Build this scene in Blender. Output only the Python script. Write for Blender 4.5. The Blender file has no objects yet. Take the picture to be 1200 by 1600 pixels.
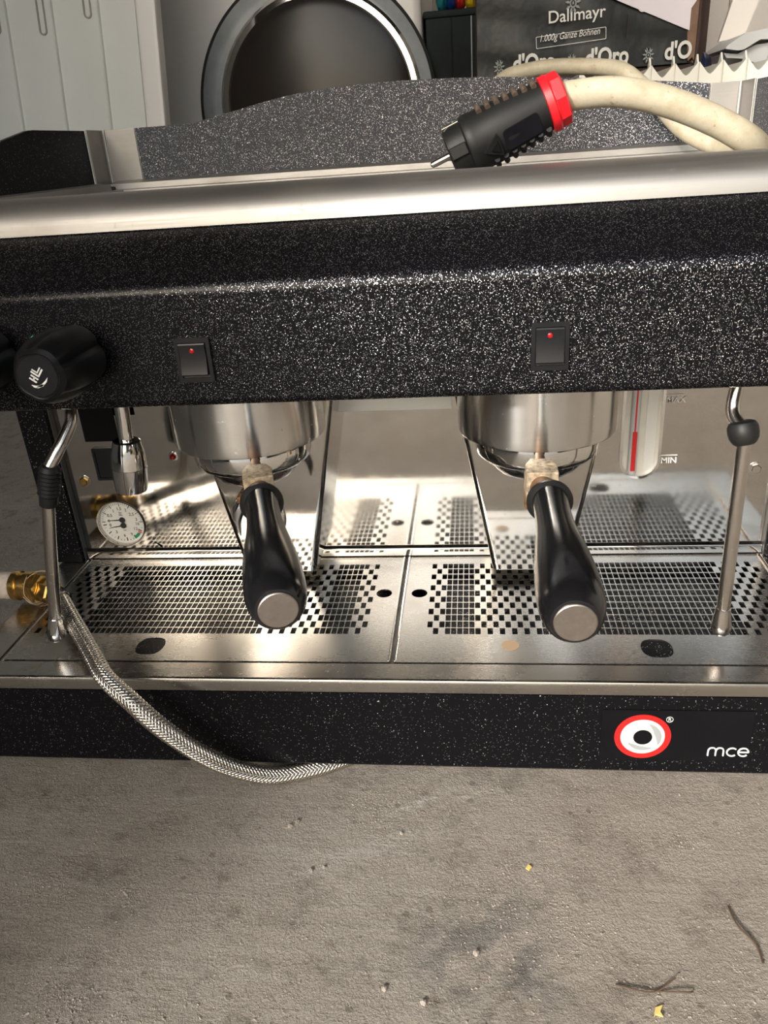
import bpy, bmesh, math, random
from mathutils import Vector, Matrix
random.seed(7)
PI = math.pi
SC = bpy.context.scene
COL = SC.collection

# ------------------------------------------------------------------ camera
cd = bpy.data.cameras.new('camera'); cam = bpy.data.objects.new('camera', cd); COL.objects.link(cam)
cd.sensor_fit = 'VERTICAL'; cd.sensor_height = 36; cd.lens = 1215.87/1600*36; cd.clip_start = .01; cd.clip_end = 200
R0, R1, R2 = (.99287, .09974, -.06483), (-.01577, -.43024, -.90258), (-.11792, .89718, -.42560)
M = Matrix(((R0[0], -R1[0], -R2[0]), (R0[1], -R1[1], -R2[1]), (R0[2], -R1[2], -R2[2])))
M = M.to_quaternion().normalized().to_matrix().to_4x4(); M.translation = (.0611, -.4474, .3301)
cam.matrix_world = M
SC.camera = cam
SC.view_settings.view_transform = 'Standard'; SC.view_settings.look = 'None'
SC.view_settings.gamma = 1; SC.view_settings.exposure = 0.0; SC.view_settings.use_curve_mapping = False

# ------------------------------------------------------------------ world and sun
w = bpy.data.worlds.new('world'); SC.world = w; w.use_nodes = True
nt = w.node_tree; nt.nodes.clear()
sky = nt.nodes.new('ShaderNodeTexSky'); sky.sky_type = 'NISHITA'; sky.sun_disc = False
sky.sun_elevation = math.radians(25); sky.sun_rotation = math.radians(213); sky.air_density = 1.6; sky.dust_density = 4
bg = nt.nodes.new('ShaderNodeBackground'); bg.inputs[1].default_value = .50
hs = nt.nodes.new('ShaderNodeHueSaturation'); hs.inputs['Saturation'].default_value = .6
ou = nt.nodes.new('ShaderNodeOutputWorld')
nt.links.new(sky.outputs[0], hs.inputs['Color']); nt.links.new(hs.outputs[0], bg.inputs[0]); nt.links.new(bg.outputs[0], ou.inputs[0])
sl = bpy.data.lights.new('sun', 'SUN'); sl.energy = 4.7; sl.angle = math.radians(4); sl.color = (1, .975, .94)
sun = bpy.data.objects.new('sun', sl); COL.objects.link(sun)
SAZ, SEL = math.radians(33), math.radians(25)
sd = Vector((-math.sin(SAZ)*math.cos(SEL), -math.cos(SAZ)*math.cos(SEL), math.sin(SEL)))   # towards the sun
sun.rotation_euler = sd.to_track_quat('Z', 'Y').to_euler(); sun.location = sd*6

# ------------------------------------------------------------------ materials
def mat(name):
    m = bpy.data.materials.new(name); m.use_nodes = True; n = m.node_tree
    return m, n, n.nodes['Principled BSDF']
def link(n, a, b): n.links.new(a, b)
def node(n, t, **k):
    x = n.nodes.new(t)
    for a, b in k.items(): setattr(x, a, b)
    return x
def coord(n, scale=(1, 1, 1)):
    g = node(n, 'ShaderNodeNewGeometry'); mp = node(n, 'ShaderNodeMapping'); mp.inputs['Scale'].default_value = scale
    link(n, g.outputs['Position'], mp.inputs[0]); return mp.outputs[0]
def noise(n, co, sc, det=4, rough=.55):
    x = node(n, 'ShaderNodeTexNoise'); x.inputs['Scale'].default_value = sc; x.inputs['Detail'].default_value = det
    x.inputs['Roughness'].default_value = rough; link(n, co, x.inputs['Vector']); return x.outputs['Fac']
def ramp(n, fac, stops):
    r = node(n, 'ShaderNodeValToRGB'); e = r.color_ramp.elements
    while len(e) < len(stops): e.new(.5)
    for i, (p, c) in enumerate(stops):
        e[i].position = p; e[i].color = (c, c, c, 1) if isinstance(c, (int, float)) else (*c, 1)
    link(n, fac, r.inputs[0]); return r.outputs[0]
def bump(n, p, h, st, dist, prev=None):
    b = node(n, 'ShaderNodeBump'); b.inputs['Strength'].default_value = st; b.inputs['Distance'].default_value = dist
    link(n, h, b.inputs['Height'])
    if prev is not None: link(n, prev, b.inputs['Normal'])
    link(n, b.outputs[0], p.inputs['Normal']); return b.outputs[0]
def mix(n, f, a, b):
    x = node(n, 'ShaderNodeMix', data_type='RGBA')
    if isinstance(f, (int, float)): x.inputs[0].default_value = f
    else: link(n, f, x.inputs[0])
    for i, v in ((6, a), (7, b)):
        if isinstance(v, tuple): x.inputs[i].default_value = (*v, 1)
        else: link(n, v, x.inputs[i])
    return x.outputs[2]
def math_(n, op, a, b=0.):
    x = node(n, 'ShaderNodeMath', operation=op)
    for i, v in ((0, a), (1, b)):
        if isinstance(v, (int, float)): x.inputs[i].default_value = v
        else: link(n, v, x.inputs[i])
    return x.outputs[0]

def simple(name, col, rough=.5, metal=0., spec=.5, nscale=0, namp=.12, bscale=0, bamp=.0005, coat=0):
    m, n, p = mat(name); p.inputs['Roughness'].default_value = rough; p.inputs['Metallic'].default_value = metal
    p.inputs['Specular IOR Level'].default_value = spec; p.inputs['Coat Weight'].default_value = coat
    co = coord(n)
    f = noise(n, co, nscale or 30, 4)
    lo = tuple(c*(1-namp) for c in col); hi = tuple(min(1, c*(1+namp)) for c in col)
    link(n, ramp(n, f, [(.3, lo), (.7, hi)]), p.inputs['Base Color'])
    if bscale: bump(n, p, noise(n, co, bscale, 3), .6, bamp)
    return m

def speckle(name, base=(.004, .004, .005), density=.32, scale=1900, rough=.22, flake=.90, tilt=.5):
    # black powder coat with silver flakes of random tilt
    m, n, p = mat(name); co = coord(n)
    v = node(n, 'ShaderNodeTexVoronoi'); v.inputs['Scale'].default_value = scale; link(n, co, v.inputs['Vector'])
    sep = node(n, 'ShaderNodeSeparateColor'); link(n, v.outputs['Color'], sep.inputs[0])
    pick = math_(n, 'LESS_THAN', sep.outputs[0], density)
    near = math_(n, 'LESS_THAN', v.outputs['Distance'], .42)
    msk = math_(n, 'MULTIPLY', pick, near)
    cl = mix(n, math_(n, 'POWER', sep.outputs[1], 1.6), (flake*.12, flake*.12, flake*.14), (flake, flake*.97, flake*.98))
    link(n, mix(n, msk, base, cl), p.inputs['Base Color'])
    link(n, math_(n, 'MULTIPLY', msk, .96), p.inputs['Metallic'])
    r = math_(n, 'ADD', math_(n, 'MULTIPLY', msk, .10), rough); link(n, r, p.inputs['Roughness'])
    # tilt every flake its own way
    g = node(n, 'ShaderNodeNewGeometry')
    sub = node(n, 'ShaderNodeVectorMath', operation='SUBTRACT'); link(n, v.outputs['Color'], sub.inputs[0]); sub.inputs[1].default_value = (.5, .5, .5)
    scl = node(n, 'ShaderNodeVectorMath', operation='SCALE'); link(n, sub.outputs[0], scl.inputs[0]); link(n, math_(n, 'MULTIPLY', msk, tilt), scl.inputs['Scale'])
    b = node(n, 'ShaderNodeBump'); b.inputs['Strength'].default_value = .25; b.inputs['Distance'].default_value = .0004
    link(n, noise(n, co, 900, 2), b.inputs['Height'])
    ad = node(n, 'ShaderNodeVectorMath', operation='ADD'); link(n, b.outputs[0], ad.inputs[0]); link(n, scl.outputs[0], ad.inputs[1])
    nm = node(n, 'ShaderNodeVectorMath', operation='NORMALIZE'); link(n, ad.outputs[0], nm.inputs[0]); link(n, nm.outputs[0], p.inputs['Normal'])
    p.inputs['Specular IOR Level'].default_value = .12
    return m

def steel(name, col=(.62, .61, .59), rough=.25, stretch=(6, 400, 400), amp=.00004, dirt=.25, rvar=.12, dcol=(.30, .26, .21), dscale=14):
    m, n, p = mat(name); p.inputs['Metallic'].default_value = 1
    co = coord(n, stretch); c2 = coord(n)
    br = noise(n, co, 3, 3, .6); d = noise(n, c2, dscale, 6, .65)
    dm = ramp(n, d, [(.48, 0), (.72, 1)])
    dm2 = math_(n, 'MULTIPLY', dm, dirt)
    link(n, mix(n, dm2, col, dcol), p.inputs['Base Color'])
    sp = ramp(n, noise(n, c2, 260, 2), [(.66, 0), (.74, 1)])
    r = math_(n, 'ADD', math_(n, 'MULTIPLY', br, rvar), rough-rvar*.5)
    r = math_(n, 'ADD', r, math_(n, 'MULTIPLY', dm2, .3)); r = math_(n, 'ADD', r, math_(n, 'MULTIPLY', sp, .08))
    link(n, r, p.inputs['Roughness'])
    bump(n, p, br, .5, amp)
    return m

M_black = speckle('black_speckled_powder_coat')
M_blacklow = speckle('black_sparse_speckled_powder_coat', density=.10, scale=1250, rough=.3, flake=.8)
M_blackdark = speckle('black_speckled_coat_and_shaded_guard', density=.09, scale=1200, rough=.38)
M_guard = speckle('grey_black_speckled_coat', base=(.05, .053, .06), density=.55, scale=1150, rough=.42, flake=.85, tilt=1.0)
M_trim = steel('brushed_trim_steel', (.38, .365, .345), .52, (5, 300, 300), .00012, .25, .2)
M_rail = steel('brushed_rail_steel', (.46, .44, .41), .24, (4, 500, 500), .00004, .35)
M_plate = steel('scratched_grate_steel', (.46, .45, .43), .27, (60, 220, 220), .00002, .22, .10, (.34, .28, .22), 18)
M_mirror = steel('polished_backsplash_steel', (.54, .52, .49), .075, (25, 40, 40), .00001, .30, .05, (.38, .33, .26), 16)
M_basin = steel('stained_basin_steel', (.50, .46, .41), .50, (30, 30, 30), .0001, .7, .2, (.24, .17, .11), 22)
M_basin2 = simple('limescaled_basin', (.55, .49, .42), .6, .1, nscale=28, namp=.55)
M_bowl = steel('tarnished_bowl', (.62, .58, .54), .2, (30, 30, 30), .0001, .9, .2, (.22, .10, .04), 40)
M_chrome = simple('chrome', (.78, .77, .75), .06, 1, nscale=40, namp=.05)
M_bell = steel('brushed_chrome', (.72, .71, .69), .20, (5, 5, 900), .00001, .08, .08)
_n = M_bell.node_tree; _t = _n.nodes.new('ShaderNodeTangent'); _t.direction_type = 'RADIAL'; _t.axis = 'Z'
_p = _n.nodes['Principled BSDF']; _n.links.new(_t.outputs[0], _p.inputs['Tangent']); _p.inputs['Anisotropic'].default_value = .85; _p.inputs['Anisotropic Rotation'].default_value = .25
M_satin = steel('satin_tube_steel', (.60, .56, .52), .20, (200, 200, 6), .00002, .2)
M_dull = steel('dull_cap_metal', (.36, .32, .29), .42, (60, 60, 60), .00004, .6, .1, (.16, .12, .09), 260)
M_rust = simple('rusty_brass', (.20, .095, .035), .6, .55, nscale=300, namp=.6, bscale=600, bamp=.0004)
M_scale = simple('scaled_brass', (.36, .29, .20), .6, .4, nscale=260, namp=.6, bscale=700, bamp=.0003)
M_handle = simple('black_bakelite', (.006, .006, .007), .17, 0, .55, nscale=60, bscale=260, bamp=.00005)
M_rubber = simple('black_rubber', (.010, .010, .010), .5, spec=.3, nscale=80, bscale=500, bamp=.0001)
M_dust = simple('dusty_rubber', (.075, .052, .036), .75, nscale=300, namp=.4)
M_plastic = simple('black_switch_plastic', (.007, .007, .009), .32, spec=.3, nscale=100, namp=.2)
M_knob = simple('matt_black_knob', (.005, .005, .006), .36, spec=.25, nscale=100, bscale=900, bamp=.00004)
M_brass = simple('brass', (.62, .40, .13), .24, 1, nscale=200, namp=.25, bscale=300, bamp=.0001)
M_tape = simple('white_thread_tape', (.45, .38, .32), .7, nscale=200, namp=.2, bscale=400)
M_braid = simple('steel_braid', (.66, .62, .56), .26, 1, nscale=60, namp=.1)
M_hosecore = simple('dark_hose_core', (.05, .045, .04), .6)
M_white = simple('white_enamel', (.80, .77, .75), .35, nscale=4, namp=.03)
M_pvc = simple('white_grooved_plastic', (.72, .73, .70), .4, nscale=5, namp=.05)
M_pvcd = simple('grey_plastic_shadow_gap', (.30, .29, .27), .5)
M_bezel = simple('grey_door_bezel', (.33, .35, .36), .35)
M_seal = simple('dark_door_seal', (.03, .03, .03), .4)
M_glass = simple('dark_door_glass', (.020, .016, .014), .22, 0, .25, nscale=5)
M_carton = simple('black_printed_cardboard', (.013, .015, .016), .38, spec=.3, nscale=12, namp=.3, bscale=24, bamp=.003)
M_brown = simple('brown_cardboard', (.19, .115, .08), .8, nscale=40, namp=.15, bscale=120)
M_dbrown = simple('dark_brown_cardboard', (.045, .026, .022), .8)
M_crate = simple('dark_green_painted_metal', (.010, .016, .017), .6, spec=.15, nscale=10, namp=.5)
M_paper = simple('lilac_white_paper', (.70, .66, .74), .7, nscale=8, namp=.03)
M_print = simple('white_print', (.66, .66, .64), .5, nscale=30, namp=.03)
M_printg = simple('grey_print', (.26, .28, .28), .5, nscale=30, namp=.03)
M_red = simple('red_print', (.58, .012, .012), .35, nscale=30, namp=.03)
M_cream = simple('cream_print', (.60, .58, .52), .4, nscale=30, namp=.03)
M_badge = simple('glossy_black_badge', (.005, .005, .006), .12, spec=.12, nscale=60)
M_dial = simple('dial_white', (.62, .60, .55), .35, nscale=60, namp=.06)
M_ink = simple('black_ink', (.01, .01, .012), .5)
M_ink2 = simple('matt_black_panel', (.004, .004, .005), .35, spec=.1)
M_green = simple('green_ink', (.01, .22, .10), .5)
M_redplastic = simple('red_plastic_collar', (.75, .012, .02), .35, nscale=60, namp=.08)
M_led = simple('red_lens', (.32, .006, .008), .12, nscale=90)
M_cable = simple('dirty_cream_cable', (.56, .48, .33), .5, nscale=55, namp=.22, bscale=150, bamp=.0004)
M_radiator = simple('radiator_enamel', (.74, .74, .68), .35, nscale=10, namp=.04)
M_lid = simple('pale_grey_plastic', (.52, .54, .56), .4, nscale=8, namp=.05)
M_blue = simple('blue_plastic', (.01, .06, .28), .4)
M_navy = simple('navy_bag', (.008, .012, .045), .4)
M_yellow = simple('yellow_bag', (.70, .50, .02), .4)
M_redbag = simple('red_bag', (.45, .02, .02), .4)
M_teal = simple('teal_bag', (.02, .25, .28), .4)
M_plaster = simple('garage_plaster', (.55, .53, .50), .9, nscale=3, namp=.1, bscale=60, bamp=.002)
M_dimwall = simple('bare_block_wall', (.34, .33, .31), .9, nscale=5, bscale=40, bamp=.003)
M_frontwall = simple('dark_boarded_wall', (.07, .065, .06), .8, nscale=4)
M_dark = simple('dark_ceiling_boards', (.10, .085, .07), .9, nscale=3)
M_outside = simple('outdoor_paving', (.17, .165, .155), .9, nscale=2)
M_stone = simple('pale_grit', (.30, .26, .22), .9, nscale=300, namp=.4)
M_straw = simple('dry_straw', (.075, .045, .028), .8, nscale=300)
M_leaf = simple('dry_yellow_leaf', (.70, .52, .16), .7, nscale=300)
M_string = simple('hemp_fibre', (.50, .38, .24), .9)

# sight glass tube and cable stain variants
def stain_cable():
    m, n, p = mat('stained_cream_cable'); co = coord(n)
    a = noise(n, co, 60, 5, .7); b = noise(n, co, 260, 4, .7)
    c1 = mix(n, ramp(n, a, [(.35, 0), (.75, 1)]), (.47, .43, .33), (.34, .28, .18))
    c2 = mix(n, ramp(n, b, [(.62, 0), (.72, 1)]), c1, (.20, .13, .07))
    link(n, c2, p.inputs['Base Color']); p.inputs['Roughness'].default_value = .5
    bump(n, p, b, .4, .0004); return m
M_cable = stain_cable()

FLOORZ = -.09
def concrete():
    m, n, p = mat('dusty_concrete'); co = coord(n)
    big = noise(n, co, 2.6, 5, .6); mid = noise(n, co, 14, 6, .62); fine = noise(n, co, 260, 6, .75); gr = noise(n, co, 700, 3, .75)
    c = mix(n, ramp(n, mid, [(.3, 0), (.7, 1)]), (.275, .232, .186), (.395, .350, .295))
    c = mix(n, ramp(n, big, [(.35, 0), (.7, .7)]), c, (.31, .285, .255))
    c = mix(n, ramp(n, gr, [(.50, 0), (.68, .8)]), c, (.52, .48, .42))
    # pale drag marks
    cs = coord(n, (1, 1, 1)); mp = node(n, 'ShaderNodeMapping'); mp.inputs['Rotation'].default_value = (0, 0, math.radians(-33)); mp.inputs['Scale'].default_value = (2.2, 60, 1)
    link(n, cs, mp.inputs[0]); st = noise(n, mp.outputs[0], 1.6, 6, .72)
    sm = math_(n, 'MULTIPLY', ramp(n, st, [(.60, 0), (.70, 1)]), ramp(n, mid, [(.45, 0), (.6, 1)]))
    c = mix(n, ramp(n, noise(n, co, 34, 6, .75), [(.52, 0), (.72, .75)]), c, (.12, .10, .08))
    c = mix(n, math_(n, 'MULTIPLY', sm, .6), c, (.50, .48, .44))
    # dark pits
    v = node(n, 'ShaderNodeTexVoronoi'); v.inputs['Scale'].default_value = 75; link(n, co, v.inputs['Vector'])
    sep = node(n, 'ShaderNodeSeparateColor'); link(n, v.outputs['Color'], sep.inputs[0])
    pit = math_(n, 'MULTIPLY', math_(n, 'LESS_THAN', v.outputs['Distance'], .16), math_(n, 'LESS_THAN', sep.outputs[0], .22))
    c = mix(n, math_(n, 'MULTIPLY', pit, .4), c, (.06, .045, .035))
    for lx, ly, rz, sx_, sy_, am in ((.020, -.040, 31, .036, .0045, .75), (.052, -.034, 28, .030, .003, .5), (-.02, -.085, 22, .10, .012, .35)):
        mq = node(n, 'ShaderNodeMapping', vector_type='TEXTURE'); mq.inputs['Location'].default_value = (lx, ly, FLOORZ); mq.inputs['Rotation'].default_value = (0, 0, math.radians(rz)); mq.inputs['Scale'].default_value = (sx_, sy_, 1)
        link(n, co, mq.inputs[0]); lq = node(n, 'ShaderNodeVectorMath', operation='LENGTH'); link(n, mq.outputs[0], lq.inputs[0])
        mk = math_(n, 'MULTIPLY', ramp(n, lq.outputs['Value'], [(.3, 1), (1, 0)]), ramp(n, fine, [(.42, 0), (.6, 1)]))
        c = mix(n, math_(n, 'MULTIPLY', mk, am), c, (.55, .53, .50))
    # dark ridged dust patch
    mp2 = node(n, 'ShaderNodeMapping'); mp2.inputs['Location'].default_value = (-.062, .158, .09); link(n, co, mp2.inputs[0])
    ln = node(n, 'ShaderNodeVectorMath', operation='LENGTH'); link(n, mp2.outputs[0], ln.inputs[0])
    pm = ramp(n, math_(n, 'ADD', ln.outputs['Value'], math_(n, 'MULTIPLY', mid, .05)), [(.045, 1), (.085, 0)])
    wv = node(n, 'ShaderNodeTexWave', wave_type='BANDS', bands_direction='DIAGONAL'); wv.inputs['Scale'].default_value = 22; wv.inputs['Distortion'].default_value = 5; wv.inputs['Detail'].default_value = 2; wv.inputs['Detail Scale'].default_value = 1.5
    mp3 = node(n, 'ShaderNodeMapping'); mp3.inputs['Rotation'].default_value = (0, 0, math.radians(75)); link(n, co, mp3.inputs[0]); link(n, mp3.outputs[0], wv.inputs['Vector'])
    rm = math_(n, 'MULTIPLY', pm, wv.outputs['Fac'])
    c = mix(n, math_(n, 'MULTIPLY', math_(n, 'MULTIPLY', pm, ramp(n, noise(n, co, 60, 3), [(.4, 0), (.6, 1)])), .6), c, (.13, .13, .13))
    link(n, c, p.inputs['Base Color']); p.inputs['Roughness'].default_value = .88
    p.inputs['Specular IOR Level'].default_value = .3
    h = math_(n, 'ADD', math_(n, 'MULTIPLY', mid, .80), math_(n, 'MULTIPLY', fine, .28))
    h = math_(n, 'ADD', h, math_(n, 'MULTIPLY', gr, .15)); h = math_(n, 'ADD', h, math_(n, 'MULTIPLY', st, .16)); h = math_(n, 'SUBTRACT', h, math_(n, 'MULTIPLY', pit, .35))
    h = math_(n, 'ADD', h, math_(n, 'MULTIPLY', rm, .35))
    bump(n, p, h, 1.0, .012)
    return m
M_floor = concrete()

# ------------------------------------------------------------------ building helpers (all coordinates are world metres)
WL = {}
def tagp(o, label=None, cat=None, group=None, kind=None):
    if label: o['label'] = label
    if cat: o['category'] = cat
    if group: o['group'] = group
    if kind: o['kind'] = kind
    return o
def thing(name, loc, label, cat, group=None):
    o = bpy.data.objects.new(name, None); COL.objects.link(o); o.location = loc; o.empty_display_size = .05
    WL[o.name] = Vector(loc); return tagp(o, label, cat, group)
def obj(name, bm, m, parent=None, label=None, smooth=32, kind=None):
    me = bpy.data.meshes.new(name)
    bmesh.ops.recalc_face_normals(bm, faces=bm.faces[:])
    n = max(1, len(bm.verts)); c = Vector((0, 0, 0))
    lo = Vector([min(v.co[i] for v in bm.verts) for i in range(3)]); hi = Vector([max(v.co[i] for v in bm.verts) for i in range(3)])
    c = (lo+hi)/2; c.z = lo.z
    bmesh.ops.translate(bm, vec=-c, verts=bm.verts[:])
    bm.to_mesh(me); bm.free()
    if smooth:
        for p in me.polygons: p.use_smooth = True
        me.set_sharp_from_angle(angle=math.radians(smooth))
    me.materials.append(m)
    o = bpy.data.objects.new(name, me); COL.objects.link(o); WL[o.name] = c.copy()
    if smooth and len(me.vertices) < 6000:
        wn = o.modifiers.new('weighted_normals', 'WEIGHTED_NORMAL'); wn.keep_sharp = True; wn.weight = 80
    o.location = c - (WL[parent.name] if parent else Vector((0, 0, 0)))
    if parent: o.parent = parent
    if label: o['label'] = label
    if kind: o['kind'] = kind
    return o
def struct(name, bm, m, **k):
    o = obj(name, bm, m, **k); o['kind'] = 'structure'; return o
def nb(): return bmesh.new()
def box(bm, x0, x1, y0, y1, z0, z1, b=0, seg=2, mtx=None):
    r = bmesh.ops.create_cube(bm, size=1); vs = r['verts']
    for v in vs: v.co = Vector(((x0+x1)/2+v.co.x*(x1-x0), (y0+y1)/2+v.co.y*(y1-y0), (z0+z1)/2+v.co.z*(z1-z0)))
    if b:
        es = list({e for v in vs for e in v.link_edges})
        g = bmesh.ops.bevel(bm, geom=es, offset=b, segments=seg, affect='EDGES', profile=.5); vs = list({v for f in g['faces'] for v in f.verts} | {v for v in vs if v.is_valid})
    if mtx is not None: bmesh.ops.transform(bm, matrix=mtx, verts=vs)
    return bm
def frame_of(d):
    d = d.normalized(); a = Vector((0, 0, 1)) if abs(d.z) < .9 else Vector((1, 0, 0))
    u = d.cross(a).normalized(); return u, d.cross(u).normalized()
def lathe(bm, prof, org, axis=(0, 0, 1), seg=48, cap=True, ang=0, rf=None):
    # prof: (radius, distance along axis)
    org = Vector(org); axis = Vector(axis).normalized(); u, v = frame_of(axis); rings = []
    for r, h in prof:
        ring = []
        for k in range(seg):
            t = ang+2*PI*k/seg; rr = r*(rf(t, h) if rf else 1)
            ring.append(bm.verts.new(org+axis*h+(u*math.cos(t)+v*math.sin(t))*max(rr, 1e-6)))
        rings.append(ring)
    for a, b in zip(rings, rings[1:]):
        for k in range(seg): bm.faces.new((a[k], a[(k+1) % seg], b[(k+1) % seg], b[k]))
    if cap:
        bm.faces.new(rings[0][::-1]); bm.faces.new(rings[-1])
    return bm
def smoothpath(pts, n=8):
    pts = [Vector(p) for p in pts]; P = [pts[0]*2-pts[1]]+pts+[pts[-1]*2-pts[-2]]; out = []
    for i in range(1, len(P)-2):
        a, b, c, d = P[i-1:i+3]
        for k in range(n):
            t = k/n; out.append(.5*((2*b)+(c-a)*t+(2*a-5*b+4*c-d)*t*t+(3*b-a-3*c+d)*t**3))
    out.append(pts[-1]); return out
def frames(path):
    T = [(path[min(i+1, len(path)-1)]-path[max(i-1, 0)]).normalized() for i in range(len(path))]
    u, v = frame_of(T[0]); F = []
    for t in T:
        u = (u-t*u.dot(t)).normalized(); F.append((t, u, t.cross(u)))
    return F
def tube(bm, pts, r, seg=16, n=8, cap=True, rfun=None):
    path = smoothpath(pts, n) if n else [Vector(p) for p in pts]; F = frames(path); rings = []
    for i, (p, (t, u, v)) in enumerate(zip(path, F)):
        rr = rfun(i/(len(path)-1)) if rfun else r
        rings.append([bm.verts.new(p+(u*math.cos(2*PI*k/seg)+v*math.sin(2*PI*k/seg))*rr) for k in range(seg)])
    for a, b in zip(rings, rings[1:]):
        for k in range(seg): bm.faces.new((a[k], a[(k+1) % seg], b[(k+1) % seg], b[k]))
    if cap: bm.faces.new(rings[0][::-1]); bm.faces.new(rings[-1])
    return bm
def prism(bm, pts, x0, x1, ax='X'):
    # extrude a closed outline between x0 and x1 along an axis; pts are the other two coordinates in order
    def mk(a, b, s): return {'X': (s, a, b), 'Y': (a, s, b), 'Z': (a, b, s)}[ax]
    A = [bm.verts.new(mk(a, b, x0)) for a, b in pts]; B = [bm.verts.new(mk(a, b, x1)) for a, b in pts]; n = len(pts)
    for k in range(n): bm.faces.new((A[k], A[(k+1) % n], B[(k+1) % n], B[k]))
    bm.faces.new(A[::-1]); bm.faces.new(B); return bm
def arc(cx, cy, r, a0, a1, n=6, ry=None):
    return [(cx+r*math.cos(math.radians(a0+(a1-a0)*k/n)), cy+(ry or r)*math.sin(math.radians(a0+(a1-a0)*k/n))) for k in range(n+1)]
def rrect(x0, x1, y0, y1, r, n=4):
    return arc(x1-r, y1-r, r, 0, 90, n)+arc(x0+r, y1-r, r, 90, 180, n)+arc(x0+r, y0+r, r, 180, 270, n)+arc(x1-r, y0+r, r, 270, 360, n)
def ringprism(bm, outer, inner, s0, s1, ax='Y'):
    # outer and inner outlines with the same count
    def mk(a, b, s): return {'X': (s, a, b), 'Y': (a, s, b), 'Z': (a, b, s)}[ax]
    n = len(outer); L = [[bm.verts.new(mk(a, b, s)) for a, b in q] for q in (outer, inner) for s in (s0, s1)]
    o0, o1, i0, i1 = L
    for k in range(n):
        j = (k+1) % n
        for q in ((o0[k], o0[j], o1[j], o1[k]), (i0[j], i0[k], i1[k], i1[j]), (o0[j], o0[k], i0[k], i0[j]), (o1[k], o1[j], i1[j], i1[k])): bm.faces.new(q)
    return bm
def text_bm(s, size, at, align='LEFT', depth=.0002, bold=0, rot=0, face='front', sx=1, shear=0, tilt=None):
    c = bpy.data.curves.new('t', 'FONT'); c.body = s; c.size = size; c.align_x = align; c.align_y = 'CENTER' if face == 'c' else 'TOP_BASELINE'
    c.extrude = depth/2; c.offset = bold; c.shear = shear; c.resolution_u = 4
    o = bpy.data.objects.new('t', c); COL.objects.link(o)
    dg = bpy.context.evaluated_depsgraph_get(); me = bpy.data.meshes.new_from_object(o.evaluated_get(dg))
    bm = bmesh.new(); bm.from_mesh(me); bpy.data.objects.remove(o); bpy.data.curves.remove(c); bpy.data.meshes.remove(me)
    if tilt is None: tilt = Matrix.Rotation(PI/2, 4, 'X')
    bmesh.ops.transform(bm, matrix=Matrix.Translation(at) @ tilt @ Matrix.Rotation(rot, 4, 'Z') @ Matrix.Diagonal((sx, 1, 1, 1)), verts=bm.verts[:])
    return bm
def merge(bm, other, mtx=None):
    me = bpy.data.meshes.new('m'); other.to_mesh(me); other.free(); n0 = len(bm.verts); bm.from_mesh(me)
    if mtx is not None:
        bm.verts.ensure_lookup_table(); bmesh.ops.transform(bm, matrix=mtx, verts=bm.verts[n0:])
    bpy.data.meshes.remove(me); return bm

FZ = -.09          # floor level (z = 0 is the top of the drip grates)

# ================================================================== SETTING: the garage
XL, XR, YB, YF, ZC = -1.75, 1.75, 2.0, -1.30, 2.45
struct('floor', box(nb(), XL-.1, XR+.1, YF-.02, YB+.1, FZ-.1, FZ), M_floor, smooth=0)
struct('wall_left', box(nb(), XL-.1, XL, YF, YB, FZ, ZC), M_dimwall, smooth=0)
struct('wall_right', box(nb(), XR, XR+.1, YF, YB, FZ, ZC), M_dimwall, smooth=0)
struct('wall_back', box(nb(), XL-.1, XR+.1, YB, YB+.1, FZ, ZC), M_plaster, smooth=0)
struct('ceiling', box(nb(), XL-.1, XR+.1, YF-.1, YB+.1, ZC, ZC+.1), M_dark, smooth=0)
JX = -.96          # door jamb that shades the left of the floor
bm = nb(); box(bm, XL-.1, JX, YF-.12, YF, FZ, ZC); box(bm, 1.05, XR+.1, YF-.12, YF, FZ, ZC); box(bm, JX, 1.05, YF-.12, YF, 2.30, ZC)
struct('wall_front', bm, M_frontwall, smooth=0)
struct('forecourt', box(nb(), -14, 14, -18, YF-.02, FZ-.12, FZ-.01), M_outside, smooth=0)

struct('added_sky_blocker', box(nb(), -14, -2.6, -9.4, -9, FZ-.01, 3.2), M_plaster, smooth=0)  # unseen block, added to keep bright horizon sky out of the steel reflections
struct('added_sky_blocker', box(nb(), 2.0, 14, -8.4, -8, FZ-.01, 3.2), M_frontwall, smooth=0)  # second added block; the gap between leaves a bright centre in the metal

# grit lying on the floor near the camera (nobody could count it)
ib = bmesh.new(); bmesh.ops.create_icosphere(ib, subdivisions=1, radius=1); ib.verts.index_update()
IV = [v.co.copy() for v in ib.verts]; IF = [[v.index for v in f.verts] for f in ib.faces]; ib.free()
def pebble(bm, x, y, r, z=FZ):
    s = (r*random.uniform(.8, 1.3), r*random.uniform(.7, 1.1), r*random.uniform(.5, .8)); a = random.uniform(0, PI); vs = []
    for c in IV:
        k = random.uniform(.82, 1.12); X, Y, Z = c.x*s[0]*k, c.y*s[1]*k, c.z*s[2]*k
        vs.append(bm.verts.new((x+X*math.cos(a)-Y*math.sin(a), y+X*math.sin(a)+Y*math.cos(a), z+s[2]*.5+Z)))
    for f in IF: bm.faces.new([vs[k] for k in f])
bm = nb()
clus = [(random.uniform(-.25, .3), random.uniform(-.24, -.0), random.uniform(.008, .05)) for _ in range(34)]
for i in range(9000):
    if i % 3: cx, cy, sp = random.choice(clus); x, y = random.gauss(cx, sp), random.gauss(cy, sp*.6)
    else: x, y = random.uniform(-.4, .42), random.uniform(-.27, .0)
    if y > -.018: continue
    pebble(bm, x, y, .0003+.0005*random.random()**3)
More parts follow.
